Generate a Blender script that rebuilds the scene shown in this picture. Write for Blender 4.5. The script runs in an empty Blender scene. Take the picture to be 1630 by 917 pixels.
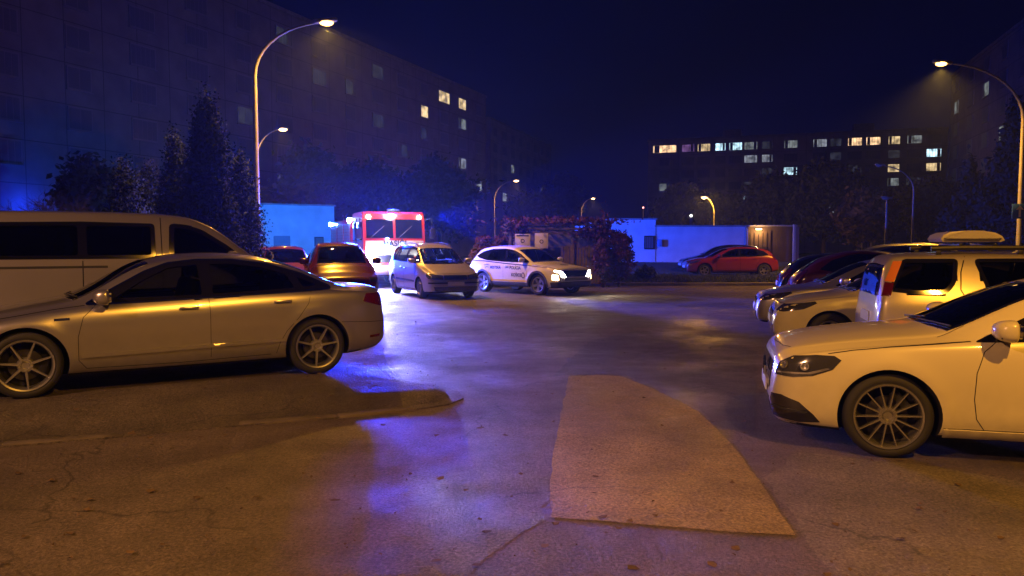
import bpy, bmesh, math, random
import numpy as np
from mathutils import Vector, Matrix
from mathutils.bvhtree import BVHTree
from mathutils.geometry import delaunay_2d_cdt
random.seed(7); rng = np.random.RandomState(7)
S = bpy.context.scene
C = S.collection
R_ = math.radians
# ------------------------------------------------------------------ camera
FPX, W0, H0, HOR, EYE = 1231.0, 1630.0, 917.0, 390.0, 1.66
PITCH = math.atan((H0/2-HOR)/FPX)
cam = bpy.data.cameras.new('camera'); cam.sensor_width = 36; cam.lens = FPX/W0*36
cam.clip_start = .1; cam.clip_end = 1500
co = bpy.data.objects.new('camera', cam); C.objects.link(co)
co.location = (0, 0, EYE); co.rotation_euler = (math.pi/2-PITCH, 0, 0); S.camera = co
# ------------------------------------------------------------------ exposure and render
S.view_settings.view_transform = 'Standard'; S.view_settings.look = 'None'
S.view_settings.gamma = 1; S.view_settings.exposure = 0
S.render.engine = 'CYCLES'
S.cycles.use_denoising = True; S.cycles.max_bounces = 5; S.cycles.diffuse_bounces = 2; S.cycles.glossy_bounces = 3
S.cycles.transparent_max_bounces = 16; S.cycles.transmission_bounces = 3; S.cycles.volume_bounces = 0
S.cycles.caustics_reflective = False; S.cycles.caustics_refractive = False; S.cycles.sample_clamp_indirect = 4
S.cycles.volume_step_rate = 4
# ------------------------------------------------------------------ night sky
wd = bpy.data.worlds.new('World'); S.world = wd; wd.use_nodes = True
wn = wd.node_tree.nodes; wl = wd.node_tree.links
bg = wn['Background']; bg.inputs[1].default_value = 1.0
tc = wn.new('ShaderNodeTexCoord'); sx = wn.new('ShaderNodeSeparateXYZ'); rp = wn.new('ShaderNodeValToRGB')
wl.new(tc.outputs['Generated'], sx.inputs[0]); wl.new(sx.outputs[2], rp.inputs[0]); wl.new(rp.outputs[0], bg.inputs[0])
rp.color_ramp.elements[0].position = 0.0; rp.color_ramp.elements[0].color = (.0008, .0012, .0105, 1)
rp.color_ramp.elements[1].position = 0.6; rp.color_ramp.elements[1].color = (.0006, .0009, .0080, 1)
# ------------------------------------------------------------------ lights: colours and strengths
SODIUM = (1.0, .43, .035)
BLUE = (.008, .035, 1.0)
K_FORE = 4200      # the street lamp behind the camera
K_LAMP = 3200
K_BLUE = 3.0
HAZE_D = .0012

def light(name, loc, power, col, kind='POINT', rad=.12, parent=None, aim=None, size=None, blend=.5):
    l = bpy.data.lights.new(name, kind); l.energy = power; l.color = col; l.shadow_soft_size = rad
    if kind == 'SPOT': l.spot_size = R_(size or 60); l.spot_blend = blend
    o = bpy.data.objects.new(name, l); C.objects.link(o); o.location = loc
    if aim is not None: o.rotation_euler = (Vector(aim)-Vector(loc)).to_track_quat('-Z', 'Y').to_euler()
    if parent: o.parent = parent
    return o

# ------------------------------------------------------------------ pixel -> world
def ray(px, py):
    a = (px-W0/2)/FPX; b = -(py-H0/2)/FPX; c, s = math.cos(PITCH), math.sin(PITCH)
    return Vector((a, c+s*b, -s+c*b))
def G(px, py, z=0.0):
    d = ray(px, py); t = (z-EYE)/d.z; return Vector((d.x*t, d.y*t, z))
def P(px, py, Y):
    d = ray(px, py); t = Y/d.y; return Vector((d.x*t, Y, EYE+d.z*t))
def X(px, Y): return (px-W0/2)/FPX*Y*1.0
# ------------------------------------------------------------------ materials
MATS = {}
def nodes_of(m): return m.node_tree.nodes, m.node_tree.links
def mat(name, col, rough=.6, metal=0, coat=0, emit=None, es=1, var=0, vscale=6, bump=0, bscale=60, spec=.5):
    if name in MATS: return MATS[name]
    m = bpy.data.materials.new(name); m.use_nodes = True; n, l = nodes_of(m); p = n['Principled BSDF']
    p.inputs['Base Color'].default_value = (*col, 1); p.inputs['Roughness'].default_value = rough
    p.inputs['Metallic'].default_value = metal; p.inputs['Coat Weight'].default_value = coat
    p.inputs['Coat Roughness'].default_value = .06; p.inputs['Specular IOR Level'].default_value = spec
    if emit: p.inputs['Emission Color'].default_value = (*emit, 1); p.inputs['Emission Strength'].default_value = es
    tcn = n.new('ShaderNodeTexCoord')
    if var:
        nz = n.new('ShaderNodeTexNoise'); nz.inputs['Scale'].default_value = vscale; nz.inputs['Detail'].default_value = 6
        cr = n.new('ShaderNodeMapRange'); cr.inputs[1].default_value = .3; cr.inputs[2].default_value = .7
        cr.inputs[3].default_value = 1-var; cr.inputs[4].default_value = 1+var
        mx = n.new('ShaderNodeVectorMath'); mx.operation = 'SCALE'; mx.inputs[0].default_value = col
        l.new(tcn.outputs['Object'], nz.inputs[0]); l.new(nz.outputs[0], cr.inputs[0]); l.new(cr.outputs[0], mx.inputs['Scale'])
        l.new(mx.outputs[0], p.inputs['Base Color'])
    if bump:
        nb = n.new('ShaderNodeTexNoise'); nb.inputs['Scale'].default_value = bscale; nb.inputs['Detail'].default_value = 4
        bp = n.new('ShaderNodeBump'); bp.inputs['Strength'].default_value = bump; bp.inputs['Distance'].default_value = .02
        l.new(tcn.outputs['Object'], nb.inputs[0]); l.new(nb.outputs[0], bp.inputs['Height']); l.new(bp.outputs[0], p.inputs['Normal'])
    MATS[name] = m; return m
def paint(name, col, metal=0.0, rough=.32):
    m = mat(name, col, rough, metal, .9, var=.035, vscale=1.7)
    n, l = nodes_of(m); p = n['Principled BSDF']     # road dirt film: roughness and a brown cast low on the body
    if 'dirt' in n: return m
    t = n.new('ShaderNodeTexCoord'); s = n.new('ShaderNodeSeparateXYZ'); l.new(t.outputs['Object'], s.inputs[0])
    mr = n.new('ShaderNodeMapRange'); mr.name = 'dirt'; mr.inputs[1].default_value = .16; mr.inputs[2].default_value = .75
    mr.inputs[3].default_value = .55; mr.inputs[4].default_value = 0; l.new(s.outputs[2], mr.inputs[0])
    nz = n.new('ShaderNodeTexNoise'); nz.inputs['Scale'].default_value = 9; nz.inputs['Detail'].default_value = 7; l.new(t.outputs['Object'], nz.inputs[0])
    mu = n.new('ShaderNodeMath'); mu.operation = 'MULTIPLY'; l.new(mr.outputs[0], mu.inputs[0]); l.new(nz.outputs[0], mu.inputs[1])
    mx = n.new('ShaderNodeMix'); mx.data_type = 'RGBA'; mx.inputs['B'].default_value = (.10, .085, .07, 1)
    src = p.inputs['Base Color'].links[0].from_socket
    l.new(src, mx.inputs['A']); l.new(mu.outputs[0], mx.inputs['Factor']); l.new(mx.outputs['Result'], p.inputs['Base Color'])
    m2 = n.new('ShaderNodeMath'); m2.operation = 'MULTIPLY_ADD'; m2.inputs[1].default_value = .6; m2.inputs[2].default_value = .05
    l.new(mu.outputs[0], m2.inputs[0]); l.new(m2.outputs[0], p.inputs['Coat Roughness'])
    return m
def glass(name, tint=(.25, .27, .3), ior=1.5, rough=.02):
    if name in MATS: return MATS[name]
    m = bpy.data.materials.new(name); m.use_nodes = True; n, l = nodes_of(m); n.remove(n['Principled BSDF'])
    tr = n.new('ShaderNodeBsdfTransparent'); tr.inputs[0].default_value = (*tint, 1)
    gl = n.new('ShaderNodeBsdfGlossy'); gl.inputs['Roughness'].default_value = rough; gl.inputs[0].default_value = (.9, .9, .9, 1)
    fr = n.new('ShaderNodeFresnel'); fr.inputs[0].default_value = ior; mx = n.new('ShaderNodeMixShader')
    l.new(fr.outputs[0], mx.inputs[0]); l.new(tr.outputs[0], mx.inputs[1]); l.new(gl.outputs[0], mx.inputs[2])
    l.new(mx.outputs[0], n['Material Output'].inputs[0]); MATS[name] = m; return m
def emis(name, col, st): return mat(name, (.02, .02, .02), .4, emit=col, es=st)

M_RUB = mat('black_rubber', (.018, .018, .018), .75, bump=.15, bscale=90)
M_BLK = mat('black_plastic', (.02, .02, .021), .45)
M_GBK = mat('gloss_black', (.008, .008, .009), .08, coat=1)
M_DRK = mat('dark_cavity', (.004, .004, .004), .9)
M_SEAT = mat('seat_cloth', (.03, .03, .032), .9)
M_ALU = mat('alloy', (.62, .62, .63), .28, .9)
M_ALD = mat('dark_alloy', (.16, .16, .165), .35, .8)
M_CHR = mat('chrome', (.75, .75, .75), .12, 1)
M_DISC = mat('brake_disc', (.07, .065, .06), .45, .8)
M_RED = mat('red_lens', (.09, .004, .004), .12, coat=1)
M_AMB = mat('amber_lens', (.75, .22, .02), .15, coat=1)
M_WHT = mat('plate_white', (.75, .75, .75), .35)
M_GLS = glass('car_glass', (.30, .32, .34)); M_GLD = glass('tinted_glass', (.035, .037, .045))
M_CLR = glass('lamp_glass', (.75, .77, .8))
M_CONC = mat('concrete', (.27, .25, .23), .9, var=.25, vscale=3, bump=.3)
M_STEEL = mat('painted_steel', (.34, .33, .31), .5, .3, var=.15, vscale=8)
# ------------------------------------------------------------------ object helpers
def tag(o, label=None, cat=None, group=None, kind=None):
    if label: o['label'] = label
    if cat: o['category'] = cat
    if group: o['group'] = group
    if kind: o['kind'] = kind
    return o
def empty(name, loc=(0, 0, 0), rz=0, **k):
    o = bpy.data.objects.new(name, None); C.objects.link(o); o.location = loc; o.rotation_euler = (0, 0, rz); o.empty_display_size = .2
    return tag(o, **k)
def smooth(me, ang=40):
    me.polygons.foreach_set('use_smooth', [True]*len(me.polygons))
    try: me.set_sharp_from_angle(angle=R_(ang))
    except Exception: pass
def link(name, me, mats, parent=None, ang=40, loc=None):
    if not isinstance(mats, (list, tuple)): mats = [mats]
    if len(me.materials) == 0:
        for m in mats: me.materials.append(m)
    if ang: smooth(me, ang)
    o = bpy.data.objects.new(name, me); C.objects.link(o)
    if parent: o.parent = parent
    if loc is not None: o.location = loc
    return o
class MB:
    def __init__(s): s.bm = bmesh.new(); s.mi = 0
    def _new(s, vs, fs):
        v = [s.bm.verts.new(p) for p in vs]; out = []
        for f in fs:
            try: q = s.bm.faces.new([v[i] for i in f]); q.material_index = s.mi; out.append(q)
            except ValueError: pass
        return out
    def box(s, c, d, bev=0, M=None, seg=2):
        M = M or Matrix.Identity(4)
        r = bmesh.ops.create_cube(s.bm, size=1, matrix=M @ Matrix.Translation(c) @ Matrix.Diagonal((*d, 1)))
        vs = r['verts']; fs = {f for v in vs for f in v.link_faces}
        for f in fs: f.material_index = s.mi
        if bev:
            es = list({e for v in vs for e in v.link_edges})
            q = bmesh.ops.bevel(s.bm, geom=es, offset=bev, segments=seg, profile=.5, affect='EDGES')
            for f in q['faces']: f.material_index = s.mi
        return s
    def tube(s, pts, rad, n=10, cap=True):
        pts = [Vector(p) for p in pts]; rad = rad if isinstance(rad, (list, tuple)) else [rad]*len(pts)
        rings = []; up = None
        for i, p in enumerate(pts):
            t = (pts[min(i+1, len(pts)-1)]-pts[max(i-1, 0)]).normalized()
            if up is None: up = Vector((0, 0, 1)) if abs(t.z) < .9 else Vector((1, 0, 0))
            a = t.cross(up).normalized(); b = a.cross(t).normalized(); up = b
            rings.append([s.bm.verts.new(p+(a*math.cos(k*2*math.pi/n)+b*math.sin(k*2*math.pi/n))*rad[i]) for k in range(n)])
        for i in range(len(rings)-1):
            for k in range(n):
                f = s.bm.faces.new((rings[i][k], rings[i][(k+1) % n], rings[i+1][(k+1) % n], rings[i+1][k])); f.material_index = s.mi
        if cap:
            for r in (rings[0], rings[-1]):
                f = s.bm.faces.new(r); f.material_index = s.mi
        return s
    def lathe(s, prof, n=32, axis='Y', c=(0, 0, 0)):      # prof: (offset along axis, radius)
        c = Vector(c); rings = []
        for (h, r) in prof:
            ring = []
            for k in range(n):
                a = k*2*math.pi/n; ca, sa = math.cos(a)*r, math.sin(a)*r
                v = {'Y': (ca, h, sa), 'Z': (ca, sa, h), 'X': (h, ca, sa)}[axis]
                ring.append(s.bm.verts.new(c+Vector(v)))
            rings.append(ring)
        for i in range(len(rings)-1):
            for k in range(n):
                f = s.bm.faces.new((rings[i][k], rings[i][(k+1) % n], rings[i+1][(k+1) % n], rings[i+1][k])); f.material_index = s.mi
        return s
    def prism(s, poly, h0, h1, M=None):     # 2D polygon (x,y) from z=h0 to h1, transformed
        M = M or Matrix.Identity(4); n = len(poly)
        vs = [M @ Vector((x, y, h0)) for x, y in poly]+[M @ Vector((x, y, h1)) for x, y in poly]
        return s._new(vs, [list(range(n))[::-1], list(range(n, 2*n))]+[(i, (i+1) % n, n+(i+1) % n, n+i) for i in range(n)])
    def quad(s, *p): return s._new([Vector(q) for q in p], [list(range(len(p)))])
    def build(s, name, mats, parent=None, ang=40, loc=None):
        bmesh.ops.recalc_face_normals(s.bm, faces=s.bm.faces)
        me = bpy.data.meshes.new(name); s.bm.to_mesh(me); s.bm.free()
        return link(name, me, mats, parent, ang, loc)
def pchip(pts):
    x = np.array([p[0] for p in pts], float); y = np.array([p[1] for p in pts], float)
    h = np.diff(x); d = np.diff(y)/h; m = np.zeros_like(x)
    for i in range(1, len(x)-1):
        if d[i-1]*d[i] > 0:
            w1 = 2*h[i]+h[i-1]; w2 = h[i]+2*h[i-1]; m[i] = (w1+w2)/(w1/d[i-1]+w2/d[i])
    m[0] = d[0]; m[-1] = d[-1]
    def f(u):
        u = min(max(u, x[0]), x[-1]); i = min(int(np.searchsorted(x, u, 'right'))-1, len(x)-2); t = (u-x[i])/h[i]
        return float((2*t**3-3*t*t+1)*y[i]+(t**3-2*t*t+t)*h[i]*m[i]+(-2*t**3+3*t*t)*y[i+1]+(t**3-t*t)*h[i]*m[i+1])
    return f
def inpoly(x, y, poly):
    c = False; n = len(poly); j = n-1
    for i in range(n):
        xi, yi = poly[i]; xj, yj = poly[j]
        if (yi > y) != (yj > y) and x < (xj-xi)*(y-yi)/(yj-yi)+xi: c = not c
        j = i
    return c
def rnd(poly, r=.05, n=4):                # round the corners of a polygon
    out = []; N = len(poly)
    for i in range(N):
        p = Vector(poly[i]); a = Vector(poly[i-1])-p; b = Vector(poly[(i+1) % N])-p
        ra = min(r, a.length*.45); rb = min(r, b.length*.45)
        A = p+a.normalized()*ra; B = p+b.normalized()*rb
        for k in range(n+1):
            t = k/n; q = A*(1-t)**2+p*2*t*(1-t)+B*t*t; out.append((q.x, q.y))
    return out
def shrink(poly, d):
    n = len(poly); area = sum(poly[i][0]*poly[(i+1) % n][1]-poly[(i+1) % n][0]*poly[i][1] for i in range(n)); sg = 1 if area > 0 else -1
    out = []
    for i in range(n):
        p = Vector(poly[i]); e1 = (p-Vector(poly[i-1])).normalized(); e2 = (Vector(poly[(i+1) % n])-p).normalized()
        n1 = Vector((-e1.y, e1.x))*sg; n2 = Vector((-e2.y, e2.x))*sg; b = (n1+n2); b = b/max(.25, (b.length_squared/2))
        q = p+b*d; out.append((q.x, q.y))
    return out
# ------------------------------------------------------------------ the car shell
def catmull(pts, k):
    out = []; n = len(pts)
    for i in range(n-1):
        p0 = pts[max(i-1, 0)]; p1 = pts[i]; p2 = pts[i+1]; p3 = pts[min(i+2, n-1)]
        for j in range(k):
            t = j/k; out.append(tuple(.5*((2*p1[a])+(-p0[a]+p2[a])*t+(2*p0[a]-5*p1[a]+4*p2[a]-p3[a])*t*t+(-p0[a]+3*p1[a]-3*p2[a]+p3[a])*t**3) for a in (0, 1)))
    out.append(tuple(pts[-1])); return out
class Shell:
    def __init__(s, sp):
        s.sp = sp; L, W = sp['L'], sp['W']; s.L = L; s.W = W
        s.uf, s.ur, s.R = sp['wheels']; s.uc = (s.uf+s.ur)/2
        s.top = pchip(sp['top']); s.belt = pchip(sp['belt']); s.rw = pchip([(a, b*W) for a, b in sp['rw']]); s.crown = pchip(sp['crown'])
        nz = sp.get('nose', (.70, .79, .87, .945)); tl = sp.get('tail', (.76, .84, .90, .965))
        s.hw = pchip([(0, nz[0]*W), (.03, nz[1]*W), (.12, nz[2]*W), (.36, nz[3]*W), (.8, .985*W), (1.4, W), (L-1.2, W), (L-.45, tl[3]*W), (L-.12, tl[2]*W), (L-.03, tl[1]*W), (L, tl[0]*W)])
        bz = sp.get('bz', .21)
        s.bot = pchip([(0, bz+.16), (.03, bz+.05), (.12, bz), (.6, bz-.02), (L-.7, bz-.01), (L-.15, bz+.05), (L-.03, bz+.12), (L, bz+.2)])
        k = sp.get('k', 3); du = sp.get('du', .05)
        e = [0, .006, .016, .03, .05, .075, .11, .15, .20, .26]
        n = int((L-.62)/du); us = e+[.31+i*(L-.62)/n for i in range(n+1)]+[L-a for a in e[::-1]]; s.us = us
        rows = []
        for u in us:
            half = s.section(u, k); x = s.uc-u
            rows.append([(x, -y, z) for y, z in half]+[(x, y, z) for y, z in half[::-1][1:-1]])
        N = len(rows[0]); vs = [p for r in rows for p in r]; fs = []
        for i in range(len(rows)-1):
            for j in range(N):
                a, b = i*N+j, i*N+(j+1) % N; fs.append((a, b, b+N, a+N))
        fs.append(tuple(range(N))[::-1]); fs.append(tuple(range((len(rows)-1)*N, len(rows)*N)))
        me = bpy.data.meshes.new('body'); me.from_pydata(vs, [], fs)
        bm = bmesh.new(); bm.from_mesh(me); bmesh.ops.recalc_face_normals(bm, faces=bm.faces)
        bm.to_mesh(me); s.bvh = BVHTree.FromBMesh(bm); bm.free(); s.me = me
    def section(s, u, k=3):
        w = s.hw(u); b = s.bot(u); t = s.top(u); q = min(s.belt(u), t-.025); r = min(s.rw(u), w*.93); c = s.crown(u)
        rz = max(t-c, q+.008); H = q-b; sh = w*s.sp.get('sh', .955)
        pts = [(0, b), (w*.45, b), (w*.82, b+.005), (w*.925, b+.035*min(1, H*2)), (w*.962, b+.12*H), (w*.985, b+.24*H), (w*.992, b+.42*H), (w, b+.64*H), (w*.992, b+.86*H), (sh, q)]
        bl = s.sp.get('bulge', .018)
        for f in (.33, .68, .93):
            pts.append((sh+(r-sh)*f+bl*math.sin(math.pi*f)*min(1, (rz-q)*3), q+(rz-q)*f))
        pts += [(r*.93, t-c*.70), (r*.6, t-c*.24), (r*.3, t-c*.05), (0, t)]
        out = catmull(pts, k); res = []
        for (y, z) in out:
            if z < q-.01 and y > w*.9:
                for uw in (s.uf, s.ur):
                    d = math.hypot(u-uw, z-s.R)-(s.R+.075)
                    y += s.sp.get('flare', .014)*math.exp(-(d/.06)**2)
            res.append((y, z))
        return res
    def hit(s, mode, a, b):
        if mode == 'R': o, d = Vector((s.uc-a, -3, b)), Vector((0, 1, 0))
        elif mode == 'L': o, d = Vector((s.uc-a, 3, b)), Vector((0, -1, 0))
        elif mode == 'T': o, d = Vector((s.uc-a, b, 4)), Vector((0, 0, -1))
        elif mode == 'F':
            t = R_(a); o, d = Vector((s.uc-1.0, 0, b)), Vector((math.cos(t), -math.sin(t), 0))
        else:
            t = R_(a); o, d = Vector((s.uc-(s.L-1.0), 0, b)), Vector((-math.cos(t), -math.sin(t), 0))
        h = s.bvh.ray_cast(o, d)
        if h[0] is None:
            q = {'R': Vector((s.uc-a, -s.W, b)), 'L': Vector((s.uc-a, s.W, b)), 'T': Vector((s.uc-a, b, 1.4))}.get(mode, o+d)
            h = s.bvh.find_nearest(q)
        n = h[1].copy(); n = n if (n.dot(d) > 0) == (mode in 'FB') else -n
        return h[0], n
    def panel(s, name, mode, poly, mats, parent, off=.004, holes=(), sp=.045, both=False, ang=50, thick=.012, me_only=False):
        obs = []
        for m in ([mode]+([{'R': 'L', 'L': 'R'}.get(mode, mode+'-')] if both else [])):
            flip = m.endswith('-'); md = m[0]; sc = .0155 if md in 'FB' else 1
            loops = [poly]+list(holes); V = []; E = []
            for lp in loops:
                st = len(V); n = len(lp); ptsl = []
                for i in range(n):
                    a = Vector((lp[i][0]*sc, lp[i][1])); b = Vector((lp[(i+1) % n][0]*sc, lp[(i+1) % n][1]))
                    kk = max(1, int((b-a).length/(sp*1.2)))
                    for j in range(kk): ptsl.append(a.lerp(b, j/kk))
                V += ptsl; E += [(st+i, st+(i+1) % len(ptsl)) for i in range(len(ptsl))]
            nb = len(V)
            x0 = min(v.x for v in V); x1 = max(v.x for v in V); y0 = min(v.y for v in V); y1 = max(v.y for v in V)
            P2 = [[(x*sc, y) for x, y in lp] for lp in loops]
            gx = x0+sp/2
            while gx < x1:
                gy = y0+sp/2
                while gy < y1:
                    if inpoly(gx, gy, P2[0]) and not any(inpoly(gx, gy, h) for h in P2[1:]):
                        if min((Vector((gx, gy))-v).length for v in V[:nb]) > sp*.45: V.append(Vector((gx, gy)))
                    gy += sp
                gx += sp
            ov, oe, of, a_, b_, c_ = delaunay_2d_cdt(V, E, [], 0, 1e-5)
            bm = bmesh.new(); vs = []
            for v in ov:
                p, nn = s.hit(md, (v.x/sc)*(-1 if flip else 1), v.y); vs.append(bm.verts.new(p+nn*off))
            back = {}
            for f in of:
                cx = sum(ov[i].x for i in f)/len(f); cy = sum(ov[i].y for i in f)/len(f)
                if inpoly(cx, cy, P2[0]) and not any(inpoly(cx, cy, h) for h in P2[1:]):
                    try: bm.faces.new([vs[i] for i in f])
                    except ValueError: pass
            for v in [v for v in bm.verts if not v.link_faces]: bm.verts.remove(v)
            cen = Vector((0, 0, .9)) if md in 'RLT' else Vector((s.uc-(1.0 if md == 'F' else s.L-1.0), 0, .6))
            bm.normal_update()
            for f in bm.faces:
                c0 = f.calc_center_median(); dref = {'R': Vector((0, -1, 0)), 'L': Vector((0, 1, 0)), 'T': Vector((0, 0, 1))}.get(md, c0-cen)
                if f.normal.dot(dref) < 0: f.normal_flip()
            bm.normal_update()
            if thick:
                be = [e for e in bm.edges if len(e.link_faces) == 1]
                nr = {v: v.normal.copy() for e in be for v in e.verts}
                ex = bmesh.ops.extrude_edge_only(bm, edges=be); nv = [g for g in ex['geom'] if isinstance(g, bmesh.types.BMVert)]
                kd = {tuple(round(c, 6) for c in v.co): n for v, n in nr.items()}
                for v in nv:
                    n = kd.get(tuple(round(c, 6) for c in v.co))
                    if n: v.co = v.co-n*thick
            me = bpy.data.meshes.new(name); bm.to_mesh(me); bm.free()
            obs.append(link(name, me, mats, parent, ang))
        return obs[0] if len(obs) == 1 else obs
    def strip(s, bm, mode, pts, w=.007, off=.0022, step=.05):
        q = [Vector(p) for p in pts]; out = []
        for i in range(len(q)-1):
            k = max(1, int((q[i+1]-q[i]).length/step))
            out += [q[i].lerp(q[i+1], j/k) for j in range(k)]
        out.append(q[-1]); prev = None
        for i, p in enumerate(out):
            t = (out[min(i+1, len(out)-1)]-out[max(i-1, 0)]).normalized(); n = Vector((-t.y, t.x))*w/2
            a, na = s.hit(mode, *(p+n)); b, nb = s.hit(mode, *(p-n))
            cur = (bm.verts.new(a+na*off), bm.verts.new(b+nb*off))
            if prev: bm.faces.new((prev[0], prev[1], cur[1], cur[0]))
            prev = cur

WHEELS = {}
def wheel_meshes(R, style):
    key = (R, style)
    if key in WHEELS: return WHEELS[key]
    n, w0, w1, mt, prof, dbl = style; Rr = R-prof; tw = .105; N = 56
    t = MB(); t.lathe([(-tw+.012, Rr-.004), (-tw-.004, Rr+.012), (-tw-.008, Rr+prof*.45), (-tw+.002, R-.022), (-tw+.018, R-.005), (-tw+.04, R), (0, R+.001), (tw-.03, R), (tw, R-.02), (tw+.005, Rr+prof*.5), (tw-.01, Rr-.004), (-tw+.012, Rr-.004)], N)
    for g in (-.045, 0, .045):
        pass
    tm = t.build('tyre', M_RUB); C.objects.unlink(tm)
    r = MB(); r.lathe([(-tw+.006, Rr-.018), (-tw-.006, Rr-.012), (-tw-.010, Rr+.002), (-tw+.0, Rr+.006), (-tw+.012, Rr-.002), (-tw+.03, Rr-.012), (.08, Rr-.02), (.08, Rr-.03), (-tw+.03, Rr-.026), (-tw+.006, Rr-.018)], N)
    r.lathe([(-tw+.028, .0001), (-tw+.026, .030), (-tw+.034, .036), (-tw+.02, .045), (-tw+.022, .068), (-tw+.05, .078), (.02, .078)], 28)
    for i in range(n):
        a = 2*math.pi*i/n+math.pi/2
        for dd in ((-dbl, dbl) if dbl else (0,)):
            ca, sa = math.cos(a), math.sin(a); f0, f1 = .05, Rr-.012
            def pt(rr, lat, y): return Vector((ca*rr-sa*lat, y, sa*rr+ca*lat))
            o0 = dd*.35; o1 = dd
            V = []
            for rr, w, o, yf, yb in ((f0, w0, o0, -tw+.016, -tw+.06), (Rr*.55, (w0+w1)/2*.95, (o0+o1)/2, -tw+.010, -tw+.045), (f1, w1, o1, -tw+.001, -tw+.03)):
                V += [pt(rr, o-w/2, yb), pt(rr, o-w*.32, yf), pt(rr, o+w*.32, yf), pt(rr, o+w/2, yb)]
            r._new(V, [(0, 1, 5, 4), (1, 2, 6, 5), (2, 3, 7, 6), (3, 0, 4, 7), (4, 5, 9, 8), (5, 6, 10, 9), (6, 7, 11, 10), (7, 4, 8, 11), (8, 9, 10, 11), (3, 2, 1, 0)])
    for i in range(5):
        a = 2*math.pi*i/5; r.lathe([(-tw+.008, .0001), (-tw+.008, .008), (-tw+.03, .009)], 8, c=(.056*math.cos(a), 0, .056*math.sin(a)))
    rm = r.build('rim', mt, ang=30); C.objects.unlink(rm)
    b = MB(); b.lathe([(-.03, .0001), (-.03, R*.46), (-.012, R*.46), (-.012, .0001)], 32); b.mi = 1
    b.lathe([(0.02, .0001), (.02, Rr-.02), (.03, Rr-.02)], 32); b.box((.45*R, -.03, .03), (.07, .07, .16), .01)
    bmh = b.build('wheel', [M_DISC, M_DRK]); C.objects.unlink(bmh)
    WHEELS[key] = (tm.data, rm.data, bmh.data); return WHEELS[key]
M_ALM = mat('mid_alloy', (.52, .51, .50), .25, .9)
ST_AUDI = (7, .034, .020, M_ALU, .082, 0); ST_MERC = (14, .022, .012, M_ALM, .078, 0); ST_5 = (5, .07, .05, M_ALU, .115, 0)
ST_MPV = (5, .045, .035, M_ALU, .12, .022); ST_SUV = (5, .06, .05, M_ALU, .115, .03); ST_STEEL = (8, .06, .06, M_ALD, .12, 0)

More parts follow.
